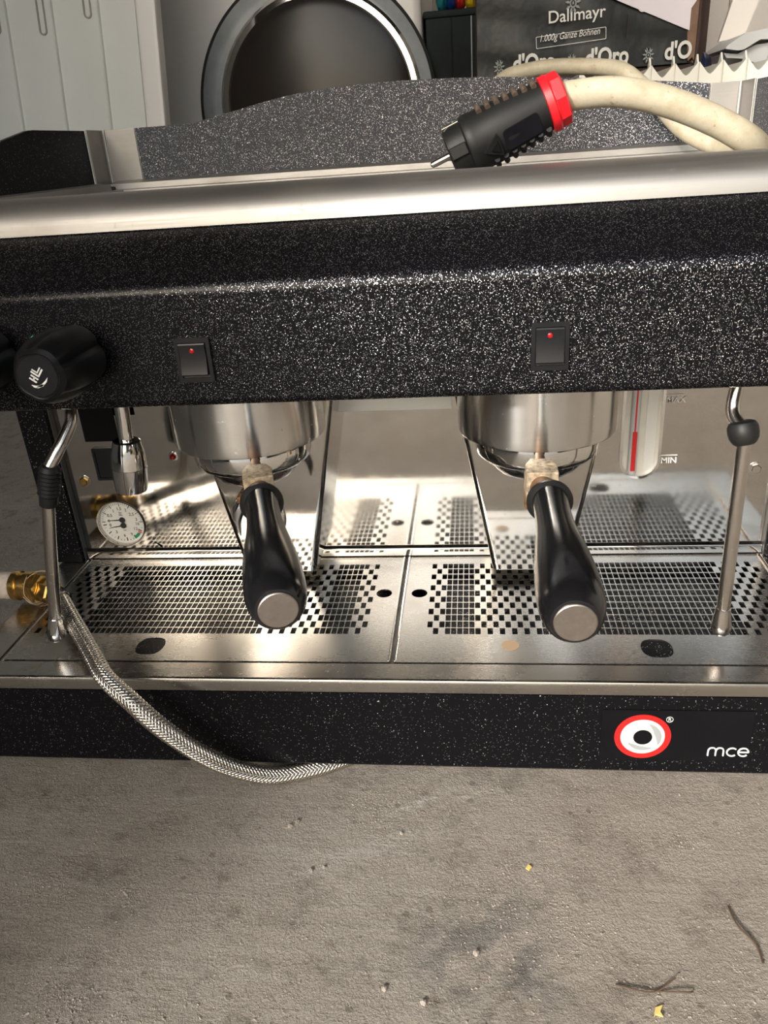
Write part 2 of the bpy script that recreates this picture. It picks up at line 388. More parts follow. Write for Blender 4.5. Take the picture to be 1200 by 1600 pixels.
tagp(obj('floor_grit', bm, M_stone, smooth=0), 'fine pale grit scattered on the concrete in front of the machine', 'grit', kind='stuff')
# single pebbles that can be picked out
for i, (x, y, r) in enumerate([(-.0697, -.0652, .0022), (-.0655, -.0612, .0020), (.0075, -.0685, .0017), (.057, -.152, .0021), (.0065, -.1755, .0023), (.0285, -.182, .0020),
                  (-.0485, -.1005, .0021), (-.0405, -.098, .0017)]):
    b = nb(); pebble(b, x, y, r)
    tagp(obj('pebble', b, M_stone, smooth=0),
         ['larger pale pebble of the pair on the floor just below the steel hose', 'small pale pebble at the upper right of the pair below the steel hose', 'lone tiny pebble on the floor under the middle of the machine front',
          'pale pebble lying on the floor right of the dark ribbed dust patch', 'left of two pale pebbles at the bottom of the dark ribbed dust patch', 'right of two pale pebbles near the bottom edge of the floor',
          'pale pebble at the left end of the short row of stones on the floor', 'tiny pebble at the right end of the short row of stones on the floor'][i], 'pebble')
# dry straw and leaf bits
b = nb(); tube(b, [(.132, -.1665, FZ+.001), (.145, -.170, FZ+.002), (.1535, -.169, FZ+.0015), (.164, -.163, FZ+.004)], .00045, 6, 5); tube(b, [(.1535, -.169, FZ+.001), (.168, -.170, FZ+.003), (.172, -.168, FZ+.001)], .00045, 6, 5)
tagp(obj('dry_twig', b, M_straw), 'forked dry brown twig on the concrete at lower right', 'twig')
b = nb(); tube(b, [(.205, -.115, FZ+.001), (.2065, -.128, FZ+.002), (.213, -.139, FZ+.0015), (.2135, -.150, FZ+.001)], .0006, 6, 5)
tagp(obj('dry_twig', b, M_straw), 'thin curved dry twig on the floor near the right edge', 'twig')
b = nb(); prism(b, [(.1485, -.1835), (.1505, -.178), (.1545, -.1765), (.1525, -.180), (.1535, -.1825), (.1500, -.1815)], FZ+.0005, FZ+.0016, 'Z')
tagp(obj('dry_leaf', b, M_leaf, smooth=0), 'crumpled yellow leaf scrap below the forked twig', 'leaf')
b = nb(); prism(b, [(.0885, -.0935), (.0905, -.0905), (.0925, -.0925), (.0905, -.0950)], FZ+.0005, FZ+.0014, 'Z')
tagp(obj('dry_leaf', b, M_leaf, smooth=0), 'tiny orange leaf scrap on the floor below the black badge', 'leaf')

# ================================================================== ESPRESSO MACHINE
D = .1587; G = .1046
mach = thing('espresso_machine', (0, .2, FZ), 'black speckled two-group espresso machine with steel trim standing on the concrete floor', 'espresso machine')

# --- lower body
bm = nb(); prism(bm, [(-.0215, -.010)]+arc(-.0185, -.073, .003, 180, 270, 5)+[(.42, -.076), (.42, -.010)], -.3205, .3205)
lower = obj('lower_housing', bm, M_blacklow, mach)
for x in (-.27, .27):
    for y in (.03, .37):
        obj('foot', lathe(nb(), [(.018, 0), (.019, .002), (.016, .016)], (x, y, FZ), seg=24), M_rubber, mach)
# --- tray frame: front rail, side rails
bm = nb(); prism(bm, [(-.0012, -.0012), (-.0012, .0)]+[(-.018, .0), (-.0195, .0012), (-.0212, .0008), (-.0222, -.0012), (-.0222, -.0085), (-.020, -.0085), (-.020, -.004), (-.0012, -.004)], -.3205, .3205)
obj('front_rail', bm, M_rail, mach)
for s in (-1, 1):
    bm = nb(); xs = sorted((s*.2958, s*.3205)); box(bm, xs[0], xs[1], -.001, .1540, -.01, .0010, .001)
    obj('side_rail', bm, M_rail, mach)
# basin under the grates
bm = nb(); box(bm, -.296, .296, .0, .158, -.0125, -.011); box(bm, -.296, -.2945, 0, .158, -.0125, -.002); box(bm, .2945, .296, 0, .158, -.0125, -.002)
box(bm, -.296, .296, -.0005, .001, -.0125, -.0035); box(bm, -.296, .296, .1575, .1592, -.0125, -.0); box(bm, -.004, .004, .002, .157, -.011, -.0045)
obj('drip_basin', bm, M_basin2, mach, smooth=0)

# --- backsplash with bottom hem
bm = nb(); xw = .2975; gc = (-.2595, .0352); GR = .0216
def holed_sheet(bm, xa, xb, za, zb, loop, y, y2):
    n = len(loop); cx = sum(p[0] for p in loop)/n; cz = sum(p[1] for p in loop)/n; bd = []
    for p in loop:
        dx, dz = p[0]-cx, p[1]-cz; t = 1e9
        if dx > 1e-9: t = min(t, (xb-cx)/dx)
        if dx < -1e-9: t = min(t, (xa-cx)/dx)
        if dz > 1e-9: t = min(t, (zb-cz)/dz)
        if dz < -1e-9: t = min(t, (za-cz)/dz)
        bd.append((cx+dx*t, cz+dz*t))
    for k in range(n):
        j = (k+1) % n; Q = [loop[k], loop[j], bd[j]]
        if abs(bd[k][0]-bd[j][0]) > 1e-7 and abs(bd[k][1]-bd[j][1]) > 1e-7:
            Q.append((xa if abs(bd[k][0]-xa) < 1e-7 or abs(bd[j][0]-xa) < 1e-7 else xb, za if abs(bd[k][1]-za) < 1e-7 or abs(bd[j][1]-za) < 1e-7 else zb))
        Q.append(bd[k]); bm.faces.new([bm.verts.new((p[0], y, p[1])) for p in Q])
        bm.faces.new([bm.verts.new(v) for v in ((loop[k][0], y, loop[k][1]), (loop[j][0], y, loop[j][1]), (loop[j][0], y2, loop[j][1]), (loop[k][0], y2, loop[k][1]))])
prism(bm, [(D, .0100), (D+.0015, .0100), (D+.0015, -.002), (D-.0034, -.002), (D-.0046, .0000), (D-.0050, .0012), (D-.0042, .0018), (D-.0042, .0076), (D-.0036, .0086), (D-.0016, .0092)], -xw, xw)
holed_sheet(bm, -xw, -.225, .0100, .070, arc(gc[0], gc[1], GR, 0, 352.5, 47), D, D+.0015)
for (a, b, c, d) in ((-xw, -.225, .070, .205), (-.225, xw, .0100, .205)): bm.faces.new([bm.verts.new(v) for v in ((a, D, c), (b, D, c), (b, D, d), (a, D, d))])
bmesh.ops.remove_doubles(bm, verts=bm.verts[:], dist=.00001)
back = obj('backsplash', bm, M_mirror, mach)
bm = nb(); box(bm, -.0985, .0430, D-.0012, D-.0001, .1345, .152, .0008)
obj('white_sticker', bm, M_print, mach, 'white sticker strip just under the housing')
# gauge
def disc(r, y, c, th=.0004, seg=48): return lathe(nb(), [(r, 0), (r, th)], (c[0], y, c[1]), (0, -1, 0), seg)
gbm = lathe(nb(), [(.0226, .0002), (.0228, .0008), (.0224, .0014), (.0217, .0013), (.0213, .0004), (.0212, -.0032)], (gc[0], D, gc[1]), (0, -1, 0), 56, cap=False)
gauge = obj('pressure_gauge', gbm, M_satin, mach, 'round white twin pressure gauge in a steel rim')
gy = D+.0030
obj('dial', disc(.0213, gy+.0001, gc), M_dial, gauge)
bm = nb()
def tick(bm, ang, r0, r1, wd, y, c=gc):
    a = math.radians(ang); d = Vector((math.cos(a), 0, math.sin(a))); p = Vector((-d.z, 0, d.x)); o = Vector((c[0], y, c[1]))
    q = [o+d*r0-p*wd, o+d*r1-p*wd, o+d*r1+p*wd, o+d*r0+p*wd]; A = [bm.verts.new(v) for v in q]; B = [bm.verts.new(v+Vector((0, -.0002, 0))) for v in q]
    for k in range(4): bm.faces.new((A[k], A[(k+1) % 4], B[(k+1) % 4], B[k]))
    bm.faces.new(A); bm.faces.new(B[::-1])
for k in range(31): tick(bm, 178-k*5.9 if k < 99 else 0, .0175 if k % 5 else .0160, .0195, .00012 if k % 5 else .0003, gy-.0005)
for k in range(17): tick(bm, 188+k*9.6, .0175 if k % 3 else .0155, .0190, .00014 if k % 3 else .0004, gy-.0005)
obj('scale_marks', bm, M_ink, gauge, smooth=0)
bm = nb()
for s, a, r in (('0', 172, .0125), ('0,5', 146, .0128), ('1', 118, .0132), ('1,5', 92, .0138), ('2', 66, .0135), ('2,5', 38, .0130), ('3', 12, .0142), ('16', -6, .0140), ('12', -30, .0130), ('9', -62, .0138), ('6', -92, .0132), ('3', -128, .0122), ('0', 192, .0122)):
    aa = math.radians(a); merge(bm, text_bm(s, .0042, (gc[0]+r*math.cos(aa), gy-.0006, gc[1]+r*math.sin(aa)-.0015), 'CENTER', .0001))
for z, s in ((.0090, 'bar'), (.0065, 'MPa')): merge(bm, text_bm(s, .0021, (gc[0], gy-.0006, gc[1]+z), 'CENTER', .0001))
merge(bm, text_bm('bar', .0021, (gc[0]+.001, gy-.0006, gc[1]-.0085), 'CENTER', .0001))
obj('numerals', bm, M_ink, gauge, smooth=0)
bm = nb()
for k in range(5): tick(bm, -58+k*4.2, .0165, .0192, .00065, gy-.0007)
obj('green_zone', bm, M_green, gauge, 'green band on the lower right of the dial', smooth=0)
bm = nb(); tick(bm, -33, .0160, .0198, .0005, gy-.0008)
obj('red_mark', bm, M_red, gauge, smooth=0)
for dz, an in ((.0026, 183), (-.0030, 190)):
    c2 = (gc[0]+.0006, gc[1]+dz); bm = disc(.0027, gy-.0010, c2, .0007, 24)
    a = math.radians(an); d = Vector((math.cos(a), 0, math.sin(a))); p = Vector((-d.z, 0, d.x)); o = Vector((c2[0], gy-.0012, c2[1]))
    V = [bm.verts.new(o-p*.0007), bm.verts.new(o+d*.0145-p*.0002), bm.verts.new(o+d*.0145+p*.0002), bm.verts.new(o+p*.0007)]; bm.faces.new(V)
    obj('needle', bm, M_ink, gauge)
# recess, power switch, led, bolts
bm = nb(); box(bm, -.2745, -.2440, D-.0010, D+.0002, .1145, .19, .0005); obj('dark_recess', bm, M_ink2, mach, 'black panel above the power switch')
bm = nb(); ringprism(bm, rrect(-.2700, -.2450, .0790, .1090, .0012), rrect(-.2678, -.2472, .0812, .1068, .0008), D, D-.0028)
ps = obj('power_switch', bm, M_plastic, mach, 'black rocker switch on the steel backsplash')
bm = nb(); box(bm, -.2678, -.2472, D-.0022, D-.0002, .0812, .1068, .0006); obj('rocker', bm, M_plastic, ps)
bm = lathe(nb(), [(.0040, 0), (.0040, .0012), (.0030, .0016)], (-.1982, D, .0992), (0, -1, 0), 24); led = obj('pilot_light', bm, M_satin, mach, 'small red pilot lamp in a steel ring')
obj('lens', lathe(nb(), [(.0027, 0), (.0026, .0020), (.0018, .0032), (.0004, .0036)], (-.1982, D-.0008, .0992), (0, -1, 0), 20), M_led, led)
for x, z in ((-.2843, .0778), (.2842, .0765)):
    bm = lathe(nb(), [(.0052, 0), (.0052, .0006)], (x, D, z), (0, -1, 0), 24); bo = obj('bolt', bm, M_satin, mach)
    obj('bolt_head', lathe(nb(), [(.0040, 0), (.0041, .0022), (.0034, .0028)], (x, D-.0006, z), (0, -1, 0), 6, ang=.3), M_brass if x < 0 else M_satin, bo)
# sight glass on the right
gx0, gx1, gz0, gz1 = .1768, .2090, .0705, .158
bm = nb(); ringprism(bm, rrect(gx0, gx1, gz0, gz1, .0158, 8), rrect(gx0+.0022, gx1-.0022, gz0+.0022, gz1-.0022, .0137, 8), D, D-.0032)
sg = obj('sight_glass', bm, M_chrome, mach, 'long rounded water level window with a red level strip')
bm = nb(); prism(bm, rrect(gx0+.0020, gx1-.0020, gz0+.0020, gz1-.0020, .0138, 8), D, D-.0006, 'Y'); obj('white_backing', bm, M_dial, sg)
bm = lathe(nb(), [(.0035, 0), (.0035, .078)], (.1868, D-.0035, .0755), (0, 0, 1), 24); obj('glass_tube', bm, M_lid, sg)
bm = nb(); box(bm, .1850, .1886, D-.0076, D-.0069, .0790, .1125, .0002); box(bm, .1860, .1872, D-.0076, D-.0069, .1125, .156); obj('level_strip', bm, M_red, sg)
bm = nb(); box(bm, .1958, .2045, D-.0016, D-.0006, .078, .15, .0004); obj('white_strip', bm, M_print, sg)
for wd_, z_, xb_, lz in (('MAX', .1335, .2230, .1398), ('MIN', .0828, .2225, .0893)):
    obj('level_marking', text_bm(wd_, .0070, (.2098, D-.0006, z_), 'LEFT', .0006, .00006), M_print, mach, 'engraved %s lettering' % wd_, smooth=0)
    bm = nb(); box(bm, .2096, xb_, D-.0008, D, lz, lz+.0005); obj('level_line', bm, M_print, mach, smooth=0)

# --- splash panels behind the groups
def splash(s):
    bm = nb(); cx = s*.1040; n = 8
    def row(z, hw, y0):
        r = .005; L = [(-hw, D+.0)]+[(-hw+r-r*math.cos(t*PI/2/4), y0+r-r*math.sin(t*PI/2/4)) for t in range(5)]+[(hw-r+r*math.sin(t*PI/2/4), y0+r-r*math.cos(t*PI/2/4)) for t in range(5)]+[(hw, D)]
        return [bm.verts.new((cx+x, y, z)) for x, y in L]
    a = row(.0095, .0302, .1145); b = row(.110, .0490, .1145); c = row(.198, .0655, .1145)
    for p, q in ((a, b), (b, c)):
        for k in range(len(p)-1): bm.faces.new((p[k], p[k+1], q[k+1], q[k]))
    bm.faces.new(a[::-1]); bm.faces.new(c)
    obj('splash_panel', bm, M_mirror, mach)
splash(-1); splash(1)

# --- groups
for s in (-1, 1):
    bm = lathe(nb(), [(.0440, .1470), (.0525, .1445), (.0540, .1430), (.0552, .1432), (.0556, .1444), (.0558, .150), (.0562, .185), (.0562, .200)], (s*G, .088, 0), seg=96)
    gh = obj('group_head', bm, M_bell, mach)
    bm = lathe(nb(), [(.0380, .1425), (.0400, .1430), (.0400, .1470)], (s*G, .088, 0), seg=72); obj('group_ring', bm, M_chrome, gh)

# --- tap on the left
tx, ty = -.2125, .1000
bm = nb(); tube(bm, [(-.2065, ty, .202), (-.2067, ty, .165), (-.2085, ty, .136)], .0056, 24, 6); tap = obj('hot_water_tap', bm, M_chrome, mach, 'chrome hot water spout with a barrel nozzle')
ax = Vector((-.0045, 0, -.042)).normalized()
bm = lathe(nb(), [(.0085, 0), (.0105, .0012), (.0128, .010), (.0137, .022), (.0137, .0223), (.0132, .0226), (.0137, .0229), (.0132, .034), (.0122, .0425), (.0105, .0432), (.0095, .0405)], (-.2083, ty, .1365), ax, 40); obj('barrel_nozzle', bm, M_chrome, tap)

# --- side panels
for s in (-1, 1):
    xs = sorted((s*.2990, s*.3250)); bm = nb(); box(bm, xs[0], xs[1], .1480, .420, .0005, .31, .002)
    obj('side_panel', bm, M_blackdark, mach)
    bm = nb(); xs = sorted((s*.2978, s*.2988)); box(bm, xs[0], xs[1], .1520, .17, .0005, .20); obj('panel_edge', bm, M_seal, mach)
bm = nb(); box(bm, -.2988, .2988, .164, .418, -.008, .2985); obj('inner_carcass', bm, M_seal, mach, smooth=0)

# --- upper housing
prof = [(.016, .1925), (.004, .1925)]+arc(.002, .1985, .006, 270, 180, 5)[0:]+arc(.006, .2590, .010, 180, 118, 8)+[(.0478, .2924), (.080, .2924), (.080, .216), (.022, .205)]
bm = nb(); prism(bm, prof, -.325, .325)
up = obj('upper_housing', bm, M_black, mach, smooth=40)
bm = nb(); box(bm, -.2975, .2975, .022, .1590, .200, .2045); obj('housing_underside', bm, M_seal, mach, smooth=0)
# steel trim
bm = nb(); prism(bm, [(.0465, .2924), (.0468, .2950)]+arc(.0740, .2950, .0270, 178, 92, 12, .0188)+[(.0860, .3136), (.0878, .3126), (.0878, .3000), (.0850, .2924)], -.325, .325)
obj('front_trim', bm, M_trim, mach, smooth=40)
bm = nb(); box(bm, -.312, .312, .0870, .402, .2960, .3000, .0005); obj('cup_tray', bm, M_trim, mach)
bm = nb(); prism(bm, [(.366, .300), (.3665, .3062), (.3800, .3068), (.3805, .3120), (.4005, .3145), (.4010, .300)], -.305, .305); obj('tray_rear_rail', bm, M_trim, mach)
for s in (-1, 1):
    bm = nb(); xs = [(s*.285, .300), (s*.2855, .3062), (s*.2975, .3068), (s*.298, .3125), (s*.3115, .3135), (s*.3115, .300)]
    prism(bm, xs, .0880, .366, 'Y'); obj('tray_side_rail', bm, M_trim, mach)
# guard around the cup tray
top = [(-.2765, .3620), (-.240, .3620), (-.2188, .3624), (-.2100, .3632), (-.1981, .3657), (-.1674, .3710), (-.140, .3762), (-.1173, .3797), (-.095, .3820), (-.072, .3835), (-.045, .3846), (-.0214, .3849), (.010, .3846), (.0406, .3837), (.072, .3824), (.1014, .3804), (.1435, .3769), (.182, .3730), (.2207, .3693), (.255, .3655), (.2830, .3622)]
bm = nb(); prism(bm, [(-.2765, .3125)]+top+[(.2830, .3125)], .4015, .4065, 'Y')
obj('back_guard', bm, M_guard, mach, smooth=20)
for s, xo in ((-1, -.2770), (1, .2835)):
    bm = nb(); x1 = s*.3125; r = .004
    xs = sorted((xo, x1-s*r)); box(bm, xs[0], xs[1], .4005, .4025, .3115, .3622, .0006)
    a = [(x1-s*r+s*r*math.sin(t*PI/8), .4005-r+r*math.cos(t*PI/8)) for t in range(5)]; i = [(x1-s*r+s*(r-.0018)*math.sin(t*PI/8), .4005-r+(r-.0018)*math.cos(t*PI/8)) for t in range(5)]
    prism(bm, a+i[::-1], .3115, .3622, 'Z')
    xs = sorted((x1, x1-s*.0018)); box(bm, xs[0], xs[1], .364, .3965, .3115, .3622, .0006)
    obj('corner_bracket', bm, M_trim, mach)
    bm = nb(); xs = sorted((s*.3130, s*.3170))
    prism(bm, [(.364, .3125), (.364, .3615), (.264, .3613), (.255, .3606), (.2067, .3521), (.150, .340), (.115, .328), (.095, .3125)], xs[0], xs[1]); obj('side_guard', bm, M_guard if s > 0 else M_blackdark, mach)  # left guard takes the darker coat, its shade put into the colour

# --- rocker switches on the face
YS = -.004
for sw, (x0, x1, z0, z1) in enumerate(((-.1145, -.0930, .2088, .2352), (.0932, .1142, .2082, .2355))):
    bm = nb(); ringprism(bm, rrect(x0, x1, z0, z1, .0010), rrect(x0+.0022, x1-.0022, z0+.0026, z1-.0026, .0006), YS+.001, YS-.0022)
    f = obj('rocker_switch', bm, M_plastic, mach, 'black rocker switch with a red dot above the %s group' % ('left' if sw == 0 else 'right'))
    xa, xb, za, zb = x0+.0026, x1-.0030, z0+.0045, z1-.0030
    bm = nb(); prism(bm, [(YS+.001, zb), (YS-.0026, zb), (YS-.0030, zb-.0008), (YS-.0022, (za+zb)/2), (YS-.0042, za+.0006), (YS-.0038, za), (YS+.001, za)], xa, xb)
    obj('rocker', bm, M_plastic, f, smooth=25)
    obj('red_dot', lathe(nb(), [(.0015, 0), (.0014, .0006), (.0006, .0010)], ((xa+xb)/2, YS-.0024, zb-.0042), (0, -1, 0), 18), M_led, f)
    bm = nb(); box(bm, x0+.0018, x1-.0018, YS-.0002, YS+.0012, z0+.002, z1-.002); obj('well', bm, M_seal, f)

# --- steam knobs
def knob(x, z, main):
    def rf(t, h): 
        a = (5*(t+.25)/(2*PI)) % 1; a = min(a, 1-a)
        return 1.03-(.13 if .005 < h < .047 else .02)*math.exp(-(a/.10)**2)-.02*math.cos(2*PI*a)
    bm = lathe(nb(), [(.0120, 0), (.0150, .0015), (.0182, .006), (.0192, .014), (.0192, .026), (.0184, .036), (.0168, .044), (.0146, .0492), (.0124, .0512), (.0118, .0508)], (x, YS, z), (0, -1, 0), 120, rf=rf)
    k = obj('steam_knob', bm, M_knob, mach, 'lobed black steam knob %s' % ('with a white bird and letters mark' if main else 'cut by the left edge'), smooth=25)
    obj('knob_cap', lathe(nb(), [(.0117, 0), (.0117, .0010), (.0113, .0014)], (x, YS-.0500, z), (0, -1, 0), 48), M_plastic, k)
    if main:
        ro = math.radians(52); bm = nb(); yy = YS-.0515; I = Matrix.Translation((x, yy, z)) @ Matrix.Rotation(PI/2, 4, 'X') @ Matrix.Rotation(ro, 4, 'Z')
        def poly(bm, pts, th=.0002):
            A = [bm.verts.new(I @ Vector((a*.001, b*.001, 0))) for a, b in pts]; B = [bm.verts.new(I @ Vector((a*.001, b*.001, th))) for a, b in pts]; n = len(pts)
            for q in range(n): bm.faces.new((A[q], A[(q+1) % n], B[(q+1) % n], B[q]))
            bm.faces.new(A[::-1]); bm.faces.new(B)
        def bar(a, b, wd):
            a = Vector(a); b = Vector(b); d = (b-a).normalized(); p = Vector((-d.y, d.x))*wd/2; poly(bm, [a-p, b-p, b+p, a+p])
        bar((-3.2, 3.4), (-3.2, -1.2), .9); bar((-1.2, 3.4), (-1.2, -1.2), .9); bar((-3.2, 1.0), (-1.2, 1.0), .8)
        bar((.6, 4.2), (.6, -.6), .9); bar((.3, -.6), (5.4, -.6), .9); bar((2.0, 4.2), (2.0, .9), .7); bar((1.7, .9), (5.6, .9), .7)
        poly(bm, [(-6.2, .8), (-6.6, -1.2), (-5.6, -3.2), (-3.6, -4.6), (-1.6, -5.2), (-2.6, -3.6), (-4.2, -2.8), (-5.2, -1.4)])
        poly(bm, [(-6.4, -1.8), (-3.2, -5.0), (.6, -5.6), (3.2, -5.0), (.4, -4.6), (-2.4, -3.8)]); 
        obj('bird_and_letters_mark', bm, M_print, k, smooth=0)
knob(-.1745, .2288, True); knob(-.2290, .2292, False)
obj('green_dot', disc(.0026, YS, (-.2010, .2380), .0005, 20), M_green, mach, 'small green dot between the steam knobs')

# --- steam wands
def wand(up_pts, grip, low, grip_ball, lab):
    bm = nb(); tube(bm, up_pts, .0042, 20, 8); t = obj('steam_wand', bm, M_satin, mach, lab)
    a, b = Vector(grip[0]), Vector(grip[1])
    if grip_ball:
        d = (b-a); L = d.length
        bm = lathe(nb(), [(.0056, 0), (.0078, .0012), (.0090, .0036), (.0092, L*.5), (.0086, L-.0040), (.0070, L-.0012), (.0056, L)], a, d, 40)
    else:
        bm = nb(); d = (b-a); L = d.length; pr = [(.0048, 0), (.0060, .0008)]
        k = .0025
        while k < L*.70: pr += [(.0068, k), (.0075, k+.0007), (.0068, k+.0016), (.0058, k+.0021)]; k += .0030
        pr += [(.0064, L*.74), (.0060, L-.0008), (.0050, L)]
        lathe(bm, pr, a, d, 36)
    obj('rubber_grip', bm, M_rubber, t)
    bm = nb(); tube(bm, low, .0044, 22, 0); obj('lower_tube', bm, M_satin, t)
    e = Vector(low[-1]); d = (e-Vector(low[-2])).normalized()
    bm = lathe(nb(), [(.0044, -.0205), (.0049, -.020), (.0050, -.0185), (.0066, -.0075), (.0068, -.004), (.0055, -.001), (.0028, .0008), (.0008, .001)], e-d*.0005, d, 32); obj('steam_tip', bm, M_chrome if not grip_ball else M_satin, t)
wand([(-.2105, .040, .205), (-.2108, .036, .188), (-.2095, .031, .179), (-.2105, .027, .1725), (-.2165, .017, .160), (-.2225, .011, .1500)], [(-.2217, .0108, .1512), (-.2308, .0112, .1215)],
     [(-.2300, .0112, .126), (-.2400, .0125, .082), (-.2508, .0145, .032), (-.2562, .0155, .0085)], False, 'left steam wand with a ribbed black rubber grip')
wand([(.2230, .038, .205), (.2212, .036, .185), (.2192, .033, .172), (.2192, .029, .1655), (.2222, .023, .1605), (.2240, .020, .157)], [(.2224, .0232, .1645), (.2248, .0192, .1505)],
     [(.2244, .0195, .155), (.2248, .0195, .110), (.2255, .0196, .06), (.2262, .0197, .0125)], True, 'right steam wand with a round black rubber ring')

# --- badge
bx0, bx1, bz0, bz1 = .1430, .2410, -.0630, -.0207; yb_ = -.0217
bm = nb(); prism(bm, rrect(bx0, bx1, bz0, bz1, .0012), yb_+.0006, yb_-.0006, 'Y'); badge = obj('maker_badge', bm, M_badge, mach, 'glossy black badge with a red and white cup emblem')
yb_ -= .0007; lc = (.1704, -.0429)
bm = nb(); ringprism(bm, arc(lc[0], lc[1], .0186, 0, 352.5, 47), arc(lc[0], lc[1], .0146, 0, 352.5, 47), yb_+.0002, yb_-.0003); obj('red_ring', bm, M_red, badge, smooth=0)
obj('white_disc', disc(.0148, yb_+.0001, lc, .0003), M_cream, badge)
def crescent(cx, cz, r, a0, a1, wmax):
    out = []; inn = []; n = 20
    for k in range(n+1):
        a = math.radians(a0+(a1-a0)*k/n); wd = wmax*math.sin(PI*k/n)**.7; out.append((cx+r*math.cos(a), cz+r*math.sin(a))); inn.append((cx+(r-wd)*math.cos(a), cz+(r-wd)*math.sin(a)))
    return out+inn[::-1][1:-1]
for k_, (a0_, a1_, rr_, ww_) in enumerate(((75, -35, .0118, .0042), (205, 305, .0112, .0036))):
    bm = nb(); pts = crescent(lc[0]+.0006, lc[1]-.0004, rr_, a0_, a1_, ww_)
    n = (len(pts)+2)//2; A = [bm.verts.new((p[0], yb_-.0004, p[1])) for p in pts]; O = A[:21]; I_ = [A[20]]+A[21:][:19]+[A[0]]; I_ = I_[::-1]
    for k in range(20):
        q = [O[k], O[k+1], I_[k+1], I_[k]]; q2 = []
        for v_ in q:
            if v_ not in q2: q2.append(v_)
        if len(q2) > 2: bm.faces.new(q2)
    ex = bmesh.ops.extrude_face_region(bm, geom=bm.faces[:]); bmesh.ops.translate(bm, vec=(0, -.0001, 0), verts=[v for v in ex['geom'] if isinstance(v, bmesh.types.BMVert)])
    obj('grey_crescent', bm, M_printg, badge, smooth=0)
obj('white_cup', disc(.0078, yb_-.0005, lc, .0002), M_cream, badge, smooth=0)
bm = nb(); prism(bm, rrect(-.0019, .0019, -.0045, .0035, .0018), 0, .0002, 'Z')
bm.verts.ensure_lookup_table(); n0 = len(bm.verts)-40
bmesh.ops.transform(bm, matrix=Matrix.Translation((lc[0]+.0066, yb_-.0004, lc[1]-.0068)) @ Matrix.Rotation(PI/2, 4, 'X') @ Matrix.Rotation(math.radians(45), 4, 'Z'), verts=bm.verts[n0:])
obj('cup_handle', bm, M_cream, badge, smooth=0)
obj('black_coffee', disc(.0062, yb_-.0007, lc, .0002), M_badge, badge)
bm = nb(); zb_, xh = -.0583, .0068
def stroke(pts, r=.00058): tube(bm, [(x, yb_-.0001, z) for x, z in pts], r, 8, 0)
def mx(a, b): return [(.2143+p[0], zb_+p[1]) for p in ([(a, 0)]+[(a, b*.55)]+arc(a+.0021, b*.55, .0021, 180, 90, 6, b*.45)+arc(a+.0029, b*.55, .0021, 90, 0, 6, b*.45)+[(a+.0050, 0)])]
stroke(mx(0, xh)); stroke([(p[0]+.0050, p[1]) for p in mx(0, xh)])
stroke([(.2143+.0155+a, zb_+xh/2+b) for a, b in arc(0, 0, .0033, 48, 312, 22, xh/2)])
stroke([(.2143+.0228-.0032, zb_+xh/2), (.2143+.0228+.0032, zb_+xh/2)]); stroke([(.2143+.0228+a, zb_+xh/2+b) for a, b in arc(0, 0, .0033, 0, 318, 26, xh/2)])
tagp(obj('badge_lettering', bm, M_print, badge), kind='stuff')
bm = text_bm('R', .0036, (.1870, yb_-.0001, -.0292), 'CENTER', .0002); ringprism(bm, arc(.1870, -.0280, .0023, 0, 345, 23), arc(.1870, -.0280, .0020, 0, 345, 23), yb_+.0002, yb_-.0002); obj('registered_mark', bm, M_print, badge, smooth=0)

